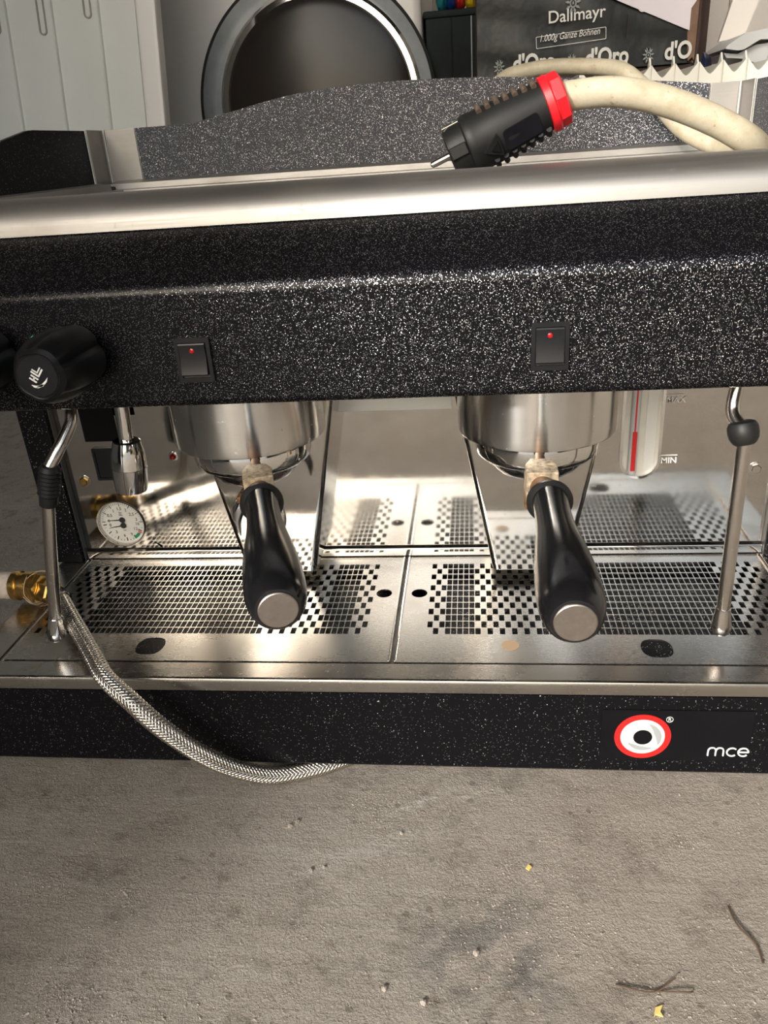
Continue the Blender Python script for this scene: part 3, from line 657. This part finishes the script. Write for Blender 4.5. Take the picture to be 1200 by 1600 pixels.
# ================================================================== DRIP GRATES
PX, PY = .0045, .008932
def grate(s):
    x0, x1, y0, y1, zt, zb = .0014, .2930, .0008, .1555, 0., -.0011
    HW, HH = .00196, .00398
    fx0 = .0249-.0023; ncol = 59
    bm = nb()
    def quad(a, b, c, d): bm.faces.new([bm.verts.new(v) for v in (a, b, c, d)])
    def rect(xa, xb, ya, yb):
        xa, xb = s*xa, s*xb
        for z in (zt, zb): quad((xa, ya, z), (xb, ya, z), (xb, yb, z), (xa, yb, z))
    def walls(pts):
        n = len(pts)
        for k in range(n):
            a, b = pts[k], pts[(k+1) % n]; quad((s*a[0], a[1], zt), (s*b[0], b[1], zt), (s*b[0], b[1], zb), (s*a[0], a[1], zb))
    def holed(xa, xb, ya, yb, loop):
        # rectangle with an outline cut out of it: fan between hole loop and border
        n = len(loop); cx = sum(p[0] for p in loop)/n; cy = sum(p[1] for p in loop)/n; bd = []
        for p in loop:
            dx, dy = p[0]-cx, p[1]-cy; t = 1e9
            if dx > 1e-9: t = min(t, (xb-cx)/dx)
            if dx < -1e-9: t = min(t, (xa-cx)/dx)
            if dy > 1e-9: t = min(t, (yb-cy)/dy)
            if dy < -1e-9: t = min(t, (ya-cy)/dy)
            bd.append((cx+dx*t, cy+dy*t))
        for k in range(n):
            j = (k+1) % n; P_ = [loop[k], loop[j], bd[j]]
            if abs(bd[k][0]-bd[j][0]) > 1e-7 and abs(bd[k][1]-bd[j][1]) > 1e-7:
                P_.append((xa if abs(bd[k][0]-xa) < 1e-7 or abs(bd[j][0]-xa) < 1e-7 else xb, ya if abs(bd[k][1]-ya) < 1e-7 or abs(bd[j][1]-ya) < 1e-7 else yb))
            P_.append(bd[k])
            for z in (zt, zb): bm.faces.new([bm.verts.new((s*p[0], p[1], z)) for p in P_])
        walls(loop)
    ys = [.0396+(12-r)*PY for r in range(1, 13)]
    ya0, ya1 = min(ys)-PY/2, max(ys)+PY/2; xe = .0249+58*PX+PX/2
    for r in range(1, 13):
        cy = .0396+(12-r)*PY; ev = (r % 2 == 0); lo = cy-PY/2; hi = cy+PY/2
        for c in range(59):
            cx = .0249+c*PX
            if c < 3: h = ev == (c % 2 == 1)
            elif c <= 7: h = not (r == 12 and c == 7 and False)
            elif c < 19: h = ev == (c % 2 == 0)
            elif c <= 50: h = True
            else: h = ev == ((58-c) % 2 == 0)
            a, b = cx-PX/2, cx+PX/2
            if not h: rect(a, b, lo, hi)
            else:
                i0, i1, j0, j1 = cx-HW, cx+HW, cy-HH, cy+HH; q = .0004
                rect(a, i0, lo, hi); rect(i1, b, lo, hi); rect(i0, i1, lo, j0); rect(i0, i1, j1, hi)
                for (u, v, du, dv) in ((i0, j0, q, q), (i1, j0, -q, q), (i1, j1, -q, -q), (i0, j1, q, -q)):
                    for z in (zt, zb): bm.faces.new([bm.verts.new((s*p[0], p[1], z)) for p in ((u, v), (u+du, v), (u, v+dv))])
                walls([(i0+q, j0), (i1-q, j0), (i1, j0+q), (i1, j1-q), (i1-q, j1), (i0+q, j1), (i0, j1-q), (i0, j0+q)])
    fa = .0249-PX/2
    rect(x0, x1, ya1, y1); rect(xe, x1, ya0, ya1)
    # inner margin with the round finger hole
    rect(x0, fa, ya0, .0937-.008); rect(x0, fa, .0937+.008, ya1); holed(x0, fa, .0937-.008, .0937+.008, arc(.0146 if s < 0 else .0142, .0937, .0064, 0, 345, 23))
    # front margin with the large oval hole
    ex, ey = (.185, .0190)
    rect(x0, ex-.016, y0, ya0); rect(ex+.016, x1, y0, ya0); oval = []
    for k in range(40):
        t = 2*PI*k/40; oval.append((ex+.0108*math.copysign(abs(math.cos(t))**.62, math.cos(t)), ey+.0108*math.copysign(abs(math.sin(t))**.95, math.sin(t))))
    holed(ex-.016, ex+.016, y0, ya0, oval)
    # folded rims
    for (xa, xb, yc, yd) in ((x0, x1, y0, y0), (x1, x1, y0, y1), (x0, x1, y1, y1), (x0, x0, y0, y1)): quad((s*xa, yc, zt), (s*xb, yd, zt), (s*xb, yd, -.0098), (s*xa, yc, -.0098))
    bmesh.ops.remove_doubles(bm, verts=bm.verts[:], dist=.00002)
    bmesh.ops.recalc_face_normals(bm, faces=bm.faces[:])
    side = 'left' if s < 0 else 'right'
    g = obj('drip_grate', bm, M_plate, smooth=0)
    tagp(g, 'perforated steel drip grate under the %s group' % side, 'drip grate')
    xs = sorted((s*.0014, s*.0030)); bm = nb(); box(bm, xs[0], xs[1], .0008, .1550, .0, .0012, .0005)
    obj('seam_lip', bm, M_chrome if s > 0 else M_rail, g)
    return g
gl = grate(-1); gr = grate(1)
b = disc(.0062, 0, (0, 0), .0002); bmesh.ops.transform(b, matrix=Matrix.Translation((.0838, .0215, .0001)) @ Matrix.Rotation(-PI/2, 4, 'X'), verts=b.verts[:])
stm, n_, p_ = mat('coffee_stain'); p_.inputs['Base Color'].default_value = (.36, .25, .15, 1); p_.inputs['Roughness'].default_value = .5
obj('coffee_stain', b, stm, gr, 'small round tan coffee stain')

# ================================================================== PORTAFILTERS
def portafilter(s, ang, twin):
    gx, gyy = s*G, .088; side = 'left' if s < 0 else 'right'
    t = thing('portafilter', (gx, gyy, .1), 'portafilter with black bulb-ended handle locked in the %s group%s' % (side, ', turned to the right' if s < 0 else ', pointing straight ahead'), 'portafilter')
    obj('basket_ring', lathe(nb(), [(.0300, .1225), (.0380, .1228), (.0415, .1242), (.0430, .1262), (.0437, .1285), (.0440, .1320), (.0439, .1360), (.0434, .1395), (.0428, .1424)], (gx, gyy, 0), seg=80), M_chrome, t)
    obj('bowl', lathe(nb(), [(.0120, .1075), (.0220, .1090), (.0295, .1130), (.0335, .1180), (.0350, .1230)], (gx, gyy, 0), seg=64), M_bowl if twin else M_chrome, t)
    dh = Vector((math.sin(ang), -math.cos(ang), 0)); d = (dh+Vector((0, 0, -.022))).normalized(); o = Vector((gx, gyy, .1355)) + Vector((0, 0, 0))
    def at(L): return o+d*L
    mt = Matrix.Translation((gx, gyy, .1228)) @ Matrix.Rotation(ang, 4, 'Z')
    bm = nb(); box(bm, -.0105, .0105, -.058, -.034, -.014, .0075, .0009, 2, mt); nk = obj('neck', bm, M_scale, t)
    fa_ = at(.052)+Vector((0, 0, -.0165)); fb_ = at(.106)+Vector((0, 0, -.0030)); fl = (fb_-fa_).length
    obj('rusty_ferrule', lathe(nb(), [(.0078, 0), (.0084, .010), (.0092, .026), (.0104, .040), (.0104, fl)], fa_, fb_-fa_, 40), M_rust, t)
    obj('collar', lathe(nb(), [(.0095, .1015), (.0124, .1025), (.0137, .1048), (.0138, .1070), (.0126, .1090), (.0120, .1098), (.0112, .1108)], at(0)+Vector((0, 0, -.0015)), d, 56), M_rubber, t)
    hp = [(.0108, .1060), (.0106, .112), (.0104, .118), (.0103, .126), (.0106, .138), (.0114, .150), (.0127, .162), (.0141, .175), (.0152, .188), (.0158, .199), (.0160, .207), (.0160, .215), (.0156, .2215), (.0146, .2272), (.0130, .2312), (.0113, .2332), (.0100, .2336)]
    h = obj('handle', lathe(nb(), hp, at(0), d, 64), M_handle, t)
    obj('end_disc', lathe(nb(), [(.0099, .2325), (.0099, .2342), (.0094, .2346)], at(0), d, 48), M_dull, h)
    if twin:
        for q in (-1, 1):
            c = Vector((gx+.006, .060, .103)); sx = q*(.0170)
            bm = nb(); P_ = [c+Vector((sx*.35, .004, .0)), c+Vector((sx*.75, 0, -.006)), c+Vector((sx*1.0, -.002, -.017)), c+Vector((sx*.98 if q > 0 else sx*.93, -.003, -.0300))]
            tube(bm, P_, .006, 20, 6, rfun=lambda u: .0058*(1-u**1.8)+.0006)
            obj('spout', bm, M_chrome, t)
        bm = nb(); box(bm, gx-.009, gx+.015, .055, .075, .096, .106, .003); obj('spout_block', bm, M_rust, t)
    else:
        bm = nb(); box(bm, gx-.0100, gx+.0030, .052, .068, .0925, .116, .0025); obj('spout', bm, M_rust, t, 'short square brown spout')
portafilter(-1, .303, True); portafilter(1, 0.0, False)

# ================================================================== WATER HOSE
hose = thing('water_hose', (-.23, -.01, FZ), 'braided steel water hose with brass fitting hanging over the machine front', 'hose')
hp = [(-.2790, .0660, .0165), (-.2700, .0560, .0165), (-.2560, .0385, .0165), (-.2311, .0091, .0145), (-.2110, -.0150, .0122), (-.1960, -.0320, .0090), (-.1739, -.0450, -.0010), (-.1600, -.0480, -.0150), (-.1475, -.0475, -.0290), (-.1310, -.0440, -.0480), (-.1125, -.0370, -.0665), (-.0905, -.0285, -.0800), (-.0680, -.0200, -.0832), (-.0480, -.0110, -.0833), (-.0200, .0080, -.0833), (.02, .05, -.0833)]
path = smoothpath(hp, 24)
bm = nb(); tube(bm, path, .0059, 16, 0); obj('hose_core', bm, M_hosecore, hose)
bm = nb(); F = frames(path); S_ = [0]
for a, b_ in zip(path, path[1:]): S_.append(S_[-1]+(b_-a).length)
Lh = S_[-1]; NS = int(Lh/.0011); pts = []; j = 0
for i in range(NS+1):
    q = Lh*i/NS
    while j < len(S_)-2 and S_[j+1] < q: j += 1
    f_ = (q-S_[j])/max(1e-9, S_[j+1]-S_[j]); c = path[j].lerp(path[j+1], f_); u = F[j][1].lerp(F[j+1][1], f_).normalized(); v = F[j][2].lerp(F[j+1][2], f_).normalized(); pts.append((q, c, u, v))
NST = 12; pitch = .034
for dr in (-1, 1):
    for k in range(NST):
        prev = None
        for q, c, u, v in pts:
            a = dr*2*PI*q/pitch+2*PI*k/NST; wv = math.cos(NST*(2*PI*q/pitch)+PI*k*0+(0 if dr > 0 else PI)); r = .00625+.00024*wv
            rad = u*math.cos(a)+v*math.sin(a); tn = (-u*math.sin(a)+v*math.cos(a)); hw = .00094
            ring = [bm.verts.new(c+rad*(r-.0003)-tn*hw), bm.verts.new(c+rad*(r+.0002)-tn*hw*.45), bm.verts.new(c+rad*(r+.0002)+tn*hw*.45), bm.verts.new(c+rad*(r-.0003)+tn*hw)]
            if prev:
                for z in range(3): bm.faces.new((prev[z], prev[z+1], ring[z+1], ring[z]))
            prev = ring
obj('braid', bm, M_braid, hose, 'braided steel sleeve', smooth=60, kind='stuff')
d0 = Vector((-.0140, .0130, .0)).normalized(); e0 = Vector((-.2790, .0660, .0165))
obj('ferrule', lathe(nb(), [(.0066, -.012), (.0074, -.0115), (.0074, .000), (.0066, .0005)], e0, d0, 32), M_chrome, hose)
d1 = Vector((-.024, .0125, 0)).normalized(); e1 = Vector((-.2830, .0690, .0165))
obj('hose_nut', lathe(nb(), [(.0085, 0), (.0100, .0012), (.0105, .0030), (.0105, .0100), (.0098, .0118)], e1, d1, 6), M_brass, hose)
obj('union_nut', lathe(nb(), [(.0095, .012), (.0128, .0132), (.0133, .0150), (.0133, .0230), (.0122, .0250)], e1, d1, 6, ang=.5), M_brass, hose)
e2 = e1+d1*.025; d2 = Vector((-1, .05, 0)).normalized()
obj('brass_body', lathe(nb(), [(.0100, 0), (.0122, .001), (.0122, .008), (.0108, .009), (.0108, .0130), (.0124, .0140), (.0124, .0185), (.0100, .0195)], e2, d2, 40), M_brass, hose)
obj('thread_tape', lathe(nb(), [(.0100, .0190), (.0116, .0195), (.0112, .022), (.0117, .025), (.0112, .0285), (.0116, .031), (.0098, .033)], e2, d2, 32), M_tape, hose)
obj('pipe_end', lathe(nb(), [(.0098, .032), (.0098, .0800), (.0080, .081)], e2, d2, 32), M_brass, hose)
for q in range(7):
    bm = nb(); c = e1+d1*random.uniform(.008, .024); P_ = []
    a0 = random.uniform(0, 6); u, v = frame_of(d1)
    for z in range(7):
        a = a0+z*.55; P_.append(c+d1*random.uniform(-.003, .003)+(u*math.cos(a)+v*math.sin(a))*(.0136+.0016*random.random()))
    tube(bm, P_, .00028, 5, 4); obj('hemp_strand', bm, M_string, hose)

# ================================================================== POWER CABLE
pc = thing('power_cable', (.12, .14, .3), 'dirty cream power cable with a black rubber plug lying in the cup tray', 'cable')
A = Vector((.0470, .140, .3205)); B = Vector((.1170, .140, .3490)); d = (B-A).normalized()
cp = [B-d*.006, B+d*.004, (.1300, .1400, .3515), (.1500, .1400, .3520), (.1710, .1400, .3488), (.1959, .1400, .3409), (.2211, .1400, .3298), (.2404, .1420, .3191), (.2560, .160, .3110), (.2720, .205, .3080), (.2760, .250, .3080), (.2700, .285, .3100), (.2600, .305, .3140), (.2430, .325, .3260), (.2310, .350, .3430), (.2180, .376, .3620), (.2030, .392, .3765), (.1866, .408, .3825), (.1503, .425, .3870), (.1201, .436, .3868), (.0927, .446, .3800), (.0700, .470, .3500), (.06, .50, .28)]
bm = nb(); tube(bm, cp, .0087, 28, 8, rfun=lambda u: .0092 if u < .4 else .0092-.002*min(1, (u-.4)/.12)); obj('cable_sheath', bm, M_cable, pc)
u_, v_ = Vector((0, -1, 0)), d.cross(Vector((0, -1, 0))).normalized()
def prf(t, h): return 1
L0 = (B-A).length
def ribs(t, h): return 1
plugp = [(.0135, .000), (.0160, .0010), (.0172, .006), (.0172, .0130), (.0188, .0140), (.0196, .016), (.0196, .0195), (.0190, .0215), (.0188, .030), (.0186, .040), (.0172, .055), (.0158, .066), (.0152, .0735), (.0130, .0745)]
bm = lathe(nb(), plugp, A, d, 64); plug = obj('plug_body', bm, M_rubber, pc)
for sgn, off in ((1, 1), (-1, 1)):
    for k in range(7):
        h = .028+k*.0062; r = .0190-.0035*max(0, (h-.035)/.04)
        rad = (v_*sgn).normalized(); bm = nb()
        q = [A+d*h+(rad*math.cos(a)+u_*math.sin(a)*1.0)*(r+.0006) for a in [x*.16 for x in range(-4, 5)]]
        tube(bm, q, .0019, 10, 0); obj('grip_rib', bm, M_dust if (v_*sgn).z > 0 else M_rubber, plug)
# raised pad and arrow on the side facing the camera
rad = (u_*.90-v_*(.42 if v_.z > 0 else -.42)).normalized(); tn = d.cross(rad).normalized()
def plate_on(bm, pts, r0, r1):
    n = len(pts); P0 = [bm.verts.new(A+d*a+rad*math.sqrt(max(0, r0(a)**2-b*b))+tn*b) for a, b in pts]; P1 = [bm.verts.new(A+d*a+rad*(math.sqrt(max(0, r0(a)**2-b*b))+r1)+tn*b) for a, b in pts]
    for k in range(n): bm.faces.new((P0[k], P0[(k+1) % n], P1[(k+1) % n], P1[k]))
    bm.faces.new(P0[::-1]); bm.faces.new(P1)
rr = lambda a: .0187 if a < .04 else .0187-.0036*(a-.04)/.033
bm = nb(); plate_on(bm, rrect(.0365, .0615, -.0068, .0068, .0025), rr, .0012); obj('raised_pad', bm, M_plastic, plug)
bm = nb(); o1 = [(.0215, 0), (.0330, .0075), (.0335, .0040), (.0335, -.0040), (.0330, -.0075)]; i1_ = [(.0243, 0), (.0312, .0045), (.0315, .003), (.0315, -.003), (.0312, -.0045)]
for r_, l_ in ((o1, .0022),): plate_on(bm, r_, rr, l_)
obj('arrow_mark', bm, M_rubber, plug)
bm = nb(); plate_on(bm, [(.0262, 0), (.0318, .0036), (.0318, -.0036)], rr, .0030); obj('arrow_inset', bm, M_plastic, plug)
obj('red_collar', lathe(nb(), [(.0150, -.0030), (.0178, -.0025), (.0180, .0020), (.0168, .0030), (.0168, .0036)], B-d*.004, d, 40), M_redplastic, plug)
obj('gland_nut', lathe(nb(), [(.0165, -.0010), (.0172, .0000), (.0168, .0060), (.0150, .0072), (.0100, .0072)], B-d*.0005, d, 8), M_redplastic, plug)
for sgn in (-1, 1):
    c = A+u_*.0095*sgn; obj('pin', lathe(nb(), [(.0023, .001), (.0023, -.0105), (.0020, -.0130), (.0010, -.0138)], c, d, 18), M_satin, pc)
bm = nb(); 
mt = Matrix((( u_.x, v_.x, d.x, A.x), (u_.y, v_.y, d.y, A.y), (u_.z, v_.z, d.z, A.z), (0, 0, 0, 1)))
box(bm, -.0028, .0028, -.0177, -.0165, .001, .0135, .0004, 1, mt); obj('earth_clip', bm, M_chrome, plug)
bm = nb(); box(bm, -.0028, .0028, .0165, .0177, .001, .0135, .0004, 1, mt); obj('earth_clip', bm, M_chrome, plug)
bm = nb(); box(bm, .0165, .0185, -.0040, .0040, .001, .0130, .0006, 1, mt); obj('side_key', bm, M_rubber, plug)

# ================================================================== BACKGROUND
# washing machine
WY = 1.30
wm = thing('washing_machine', (-.30, WY+.27, FZ), 'white front-loading washing machine with dark round door behind the espresso machine', 'washing machine')
bm = nb(); box(bm, -.5720, -.0280, WY, WY+.55, FZ+.015, .762, .018, 3); obj('cabinet', bm, M_white, wm)
bm = lathe(nb(), [(.2330, 0), (.2400, .001), (.2400, .006), (.2340, .010)], (-.2440, WY, .4060), (0, -1, 0), 96); dr = obj('door_seal', bm, M_seal, wm)
bm = lathe(nb(), [(.2330, .0), (.2330, .012), (.2140, .022), (.205, .022)], (-.2430, WY-.001, .4060), (0, -1, 0), 96); dr = obj('door', bm, M_bezel, wm)
bm = lathe(nb(), [(.2020, 0), (.2010, .020), (.1950, .026), (.1850, .027), (.1830, .020)], (-.2320, WY-.010, .4070), (0, -1, 0), 96, cap=False); obj('chrome_ring', bm, M_chrome, dr)
bm = lathe(nb(), [(.1840, 0), (.1835, .022), (.165, .028), (.11, .034), (.05, .037), (.002, .038)], (-.2320, WY-.010, .4070), (0, -1, 0), 96); obj('dark_glass', bm, M_glass, dr)
bm = nb(); box(bm, -.55, -.05, WY-.008, WY+.002, .665, .745, .004); obj('control_panel', bm, M_white, wm)
for x in (-.52, -.08):
    for y in (WY+.05, WY+.50): obj('foot', lathe(nb(), [(.02, 0), (.02, .016)], (x, y, FZ), seg=20), M_rubber, wm)

# grooved white plastic panel leaning at the left
lean = Matrix.Translation((-.60, 1.02, .39)) @ Matrix.Rotation(math.radians(5.2), 4, 'Y') @ Matrix.Translation((.60, -1.02, -.39))
gp = thing('grooved_panel', (-.75, 1.02, FZ), 'white grooved plastic panel leaning beside the washing machine at the left', 'panel')
def lb(name, m, *a, b=.0015):
    bm = nb(); box(bm, *a, b, 2); bmesh.ops.transform(bm, matrix=lean, verts=bm.verts[:]); return obj(name, bm, m, gp)
HB, HT = -.045, 1.05
lb('backing_sheet', M_pvc, -1.22, -.4995, 1.018, 1.034, HB, HT)
lb('edge_post', M_white, -.4980, -.4610, 1.008, 1.040, HB, HT, b=.008)
for k in range(8):
    xr = -.5610-.0805*k
    bm = nb()
    prism(bm, [(xr-.0365, 1.0185), (xr-.0350, 1.0110), (xr-.0020, 1.0100), (xr, 1.0115), (xr+.0008, 1.0185)], HB, HT, 'Z'); bmesh.ops.transform(bm, matrix=lean, verts=bm.verts[:])
    rb = obj('rib', bm, M_pvc, gp)
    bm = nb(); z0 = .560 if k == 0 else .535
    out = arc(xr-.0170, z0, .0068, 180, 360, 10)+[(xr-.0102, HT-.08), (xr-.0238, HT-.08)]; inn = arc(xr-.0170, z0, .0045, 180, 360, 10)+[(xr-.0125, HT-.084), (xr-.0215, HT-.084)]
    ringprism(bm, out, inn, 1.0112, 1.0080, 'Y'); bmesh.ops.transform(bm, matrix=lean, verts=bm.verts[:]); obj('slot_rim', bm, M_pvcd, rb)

# dark metal crate with bags
cr = thing('storage_crate', (.12, 1.36, FZ), 'dark green-black metal crate between the washing machine and the printed carton', 'crate')
bm = nb(); box(bm, -.0230, .30, 1.33, 1.55, FZ, .5500, .004); obj('crate_body', bm, M_crate, cr)
bm = nb(); box(bm, -.0262, .303, 1.326, 1.554, .5455, .5580, .003); obj('crate_rim', bm, M_crate, cr)
for x in (.0275, .0662):
    bm = nb(); box(bm, x-.0012, x+.0012, 1.3275, 1.3305, FZ+.01, .545, .0008); obj('seam', bm, M_crate if x < .05 else M_bezel, cr)
for x, m, r, lb_ in ((.045, M_redbag, .014, 'small red bag lying on top of the dark crate'), (.066, M_yellow, .017, 'yellow bag lying on top of the dark crate'), (.010, M_teal, .016, 'teal bag lying on the left of the dark crate'), (.027, M_blue, .014, 'blue bag between the teal and red bags on the crate')):
    bm = nb(); bmesh.ops.create_icosphere(bm, subdivisions=3, radius=1)
    for v in bm.verts:
        k = 1+.12*math.sin(v.co.x*7+x*90)*math.cos(v.co.z*6+v.co.y*5); v.co = Vector((x+v.co.x*r*k*.8, 1.37+v.co.y*.035*k, max(.5580, .558+(r*1.5)+v.co.z*r*1.6*k)))
    tagp(obj('bag', bm, m), lb_, 'bag')

# cartons
CY = 1.0
lowc = thing('cardboard_box', (.26, 1.11, FZ), 'plain dark brown cardboard box under the black printed carton', 'box')
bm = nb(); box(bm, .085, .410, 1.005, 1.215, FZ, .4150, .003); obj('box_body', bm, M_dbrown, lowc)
ct = thing('printed_carton', (.24, 1.11, .415), 'torn black coffee carton with white print behind the radiator', 'carton')
bm = nb()
# slightly buckled front face
nx, nz = 30, 16; x0, x1, z0, z1 = .0745, .4000, .4160, .6000
gridv = [[bm.verts.new((x0+(x1-x0)*i/nx, CY+.0018*math.sin(i*.55+j*.25)*math.sin(PI*i/nx)+.0015*math.sin(j*1.1+i*.2), z0+(z1-z0)*j/nz)) for i in range(nx+1)] for j in range(nz+1)]
for j in range(nz):
    for i in range(nx): bm.faces.new((gridv[j][i], gridv[j][i+1], gridv[j+1][i+1], gridv[j+1][i]))
obj('front_face', bm, M_carton, ct)
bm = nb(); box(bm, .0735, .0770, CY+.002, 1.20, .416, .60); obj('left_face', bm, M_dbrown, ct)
bm = nb(); box(bm, .4080, .4110, CY+.004, 1.20, .416, .62); obj('right_face', bm, M_brown, ct)
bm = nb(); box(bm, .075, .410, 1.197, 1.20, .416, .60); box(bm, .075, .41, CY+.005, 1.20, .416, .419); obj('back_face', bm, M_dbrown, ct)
bm = nb(); prism(bm, [(.3985, .4350), (.4010, .4180), (.4070, .4230), (.4100, .4180), (.4115, .4500), (.4125, .50), (.4115, .62), (.4030, .62), (.4010, .505), (.3960, .490), (.3965, .455)], CY-.003, CY+.004, 'Y'); obj('torn_edge', bm, M_brown, ct, 'torn bare brown cardboard corner', smooth=0)
bm = nb(); prism(bm, [(.4105, .4180), (.4125, .4200), (.4150, .45), (.4135, .50), (.4150, .55), (.4135, .62), (.4110, .62)], CY-.006, CY+.006, 'Y'); obj('frayed_edge', bm, M_dbrown, ct, smooth=0)
bm = nb(); prism(bm, [(.3985, .4590), (.3985, .4880), (.4075, .5000), (.4085, .62), (.0250, .62), (.2825, .5090)], CY-.0062, CY-.0050, 'Y'); obj('paper_flap', bm, M_paper, ct, 'large plain pale paper flap covering the upper right corner', smooth=0)
FYY = CY-.0055
def tilted(s, size, x, z, rz=0., **k): return text_bm(s, size, (x, FYY, z), rot=rz, **k)
obj('brand_lettering', tilted('Dallmayr', .0236,   .1835, .4845, .03, bold=.0002, sx=1.02), M_print, ct, smooth=0)
bm = tilted('1.000g Ganze Bohnen', .0132, .1705, .4605, .045, bold=.00005, sx=.80, shear=.3); ro_ = Matrix.Translation((.2195, FYY, .4622)) @ Matrix.Rotation(-.055, 4, 'Y')
b2 = nb(); ringprism(b2, rrect(-.0535, .0540, -.0080, .0085, .0015), rrect(-.0527, .0532, -.0072, .0077, .0010), 0, -.0004); merge(bm, b2, ro_)
obj('weight_lettering', bm, M_print, ct, smooth=0)
for x in (.1300, .2430, .3640): obj('product_lettering', tilted("d'Oro" if x < .36 else "d'O", .0330, x, .4225, .0, bold=.0010, sx=.82), M_print, ct, smooth=0)
obj('product_lettering', tilted('o', .03, .3190, .4900, .0, bold=.0010), M_print, ct, smooth=0)
def crest(bm, x, z, s):
    y = FYY
    for k in range(9):
        a = math.radians(-90+40*k+20); c = (x+math.cos(a)*s*.62, z+math.sin(a)*s*.80); dx, dz = math.cos(a), math.sin(a); L, W = s*.36, s*.15
        pts = [(c[0]-dx*L, c[1]-dz*L), (c[0]-dz*W, c[1]+dx*W), (c[0]+dx*L, c[1]+dz*L), (c[0]+dz*W, c[1]-dx*W)]; prism(bm, pts, y, y-.0003, 'Y')
    ringprism(bm, arc(x, z, s*.42, 0, 345, 23, s*.5), arc(x, z, s*.26, 0, 345, 23, s*.33), y, y-.0003, 'Y')
    prism(bm, [(x-s*.28, z+s*.62), (x-s*.34, z+s*1.15), (x-s*.14, z+s*.9), (x, z+s*1.25), (x+s*.14, z+s*.9), (x+s*.34, z+s*1.15), (x+s*.28, z+s*.62)], y, y-.0003, 'Y')
    prism(bm, [(x-s*.1, z-s*.1), (x+s*.1, z-s*.1), (x+s*.06, z+s*.2), (x-s*.06, z+s*.2)], y, y-.0003, 'Y')
bm = nb(); crest(bm, .2215, .5085, .0125); obj('crest_print', bm, M_printg, ct, smooth=0)
for x in (.1085, .2220, .3395):
    bm = nb(); crest(bm, x, .4300, .0095); obj('crest_print', bm, M_printg, ct, smooth=0)
bm = nb(); box(bm, .3050, .3058, FYY-.001, FYY+.001, .4550, .4880); obj('face_crease', bm, M_dbrown, ct)

# radiator
RY = .75; PR = .0302
ra = thing('radiator', (.35, RY+.06, FZ), 'white finned oil radiator in front of the black printed carton', 'radiator')
for k in range(15):
    x = .2072+PR*k
    bm = nb(); prism(bm, [(RY-.004, FZ+.06), (RY+.008, .3990), (RY+.016, .4110), (RY+.024, .3990), (RY+.130, .3990), (RY+.130, FZ+.06)], x-.0011, x+.0011); 
    f = obj('fin', bm, M_radiator, ra)
    if k < 14:
        bm = nb(); xa, xb = x+.0011, x+PR-.0011; mx = (xa+xb)/2
        prism(bm, [(xa, FZ+.07), (xa, .4015), (xa+.0020, .3985), (mx-.0035, .3885), (mx, .3865), (mx+.0035, .3885), (xb-.0020, .3985), (xb, .4015), (xb, FZ+.07)], RY+.004, RY+.010, 'Y'); obj('web_plate', bm, M_radiator, ra)
bm = nb(); box(bm, .21, .62, RY+.035, RY+.095, .34, .375, .012); obj('oil_channel', bm, M_radiator, ra)
for x in (.24, .58):
    bm = nb(); box(bm, x-.012, x+.012, RY-.03, RY+.16, FZ+.0005, FZ+.03, .004); box(bm, x-.006, x+.006, RY+.03, RY+.09, FZ+.02, FZ+.10); obj('foot', bm, M_plastic, ra)

# things beside the carton at the right edge
bm = nb(); prism(bm, [(.4190, 1.066), (.4220, 1.22), (.4480, 1.22), (.4440, 1.066)], FZ, .70, 'Z'); tagp(obj('dark_board', bm, M_dbrown, smooth=0), 'dark brown upright board right of the printed carton', 'board')
cab = thing('white_cabinet', (.75, 1.5, FZ), 'white cabinet side behind the radiator at the right edge', 'cabinet')
bm = nb(); box(bm, .470, 1.15, 1.24, 1.70, FZ, 1.0, .004); obj('cabinet_body', bm, M_white, cab)
bm = nb(); box(bm, .5200, .5215, 1.238, 1.2405, FZ+.03, .97); obj('door_gap', bm, M_pvcd, cab)
li = thing('folding_stool', (.52, .97, FZ), 'pale grey plastic folding stool behind the right end of the radiator', 'stool')
bm = nb(); prism(bm, [(.4370, .4260), (.4400, .4300), (.4640, .4440), (.4950, .4480), (.6400, .4520), (.6400, .4440), (.5000, .4340), (.4860, .4345), (.4640, .4230), (.4560, .4225)], .93, 1.06, 'Y'); obj('seat', bm, M_lid, li)
bm = nb(); prism(bm, [(.4400, .4215), (.4600, .4190), (.4850, .4290), (.5000, .4300), (.6300, .4400), (.6300, .4000), (.5250, .3900), (.5000, .3950), (.4850, .4060), (.4700, .4120), (.4440, .4150)], .945, 1.045, 'Y'); obj('under_frame', bm, M_lid, li)
for x0_, x1_ in ((.46, .50), (.60, .62)):
    bm = nb(); prism(bm, [(x0_, FZ), (x0_+.02, FZ), (x1_, .405), (x1_-.02, .405)], .96, 1.03, 'Y'); obj('leg', bm, M_lid, li)
bm = nb(); prism(bm, [(.4620, .4460), (.5000, .4490), (.56, .62), (.51, .62)], 1.062, 1.072, 'Y'); obj('back_flap', bm, M_white, li)
def sack(name, x, y, z, sx, sy, sz, m, lab, cat):
    bm = nb(); bmesh.ops.create_icosphere(bm, subdivisions=3, radius=1)
    for v in bm.verts:
        k = 1+.10*math.sin(v.co.x*6)*math.cos(v.co.z*5+v.co.y*4); v.co = Vector((x+v.co.x*sx*k, y+v.co.y*sy*k, max(FZ, z+v.co.z*sz*k)))
    tagp(obj(name, bm, m), lab, cat)
sack('bag', .412, .935, FZ+.25, .028, .04, .262, M_navy, 'navy blue bag standing behind the radiator fins', 'bag')
sack('bag', .490, .925, FZ+.24, .026, .03, .247, M_blue, 'bright blue bag below the grey stool behind the radiator', 'bag')
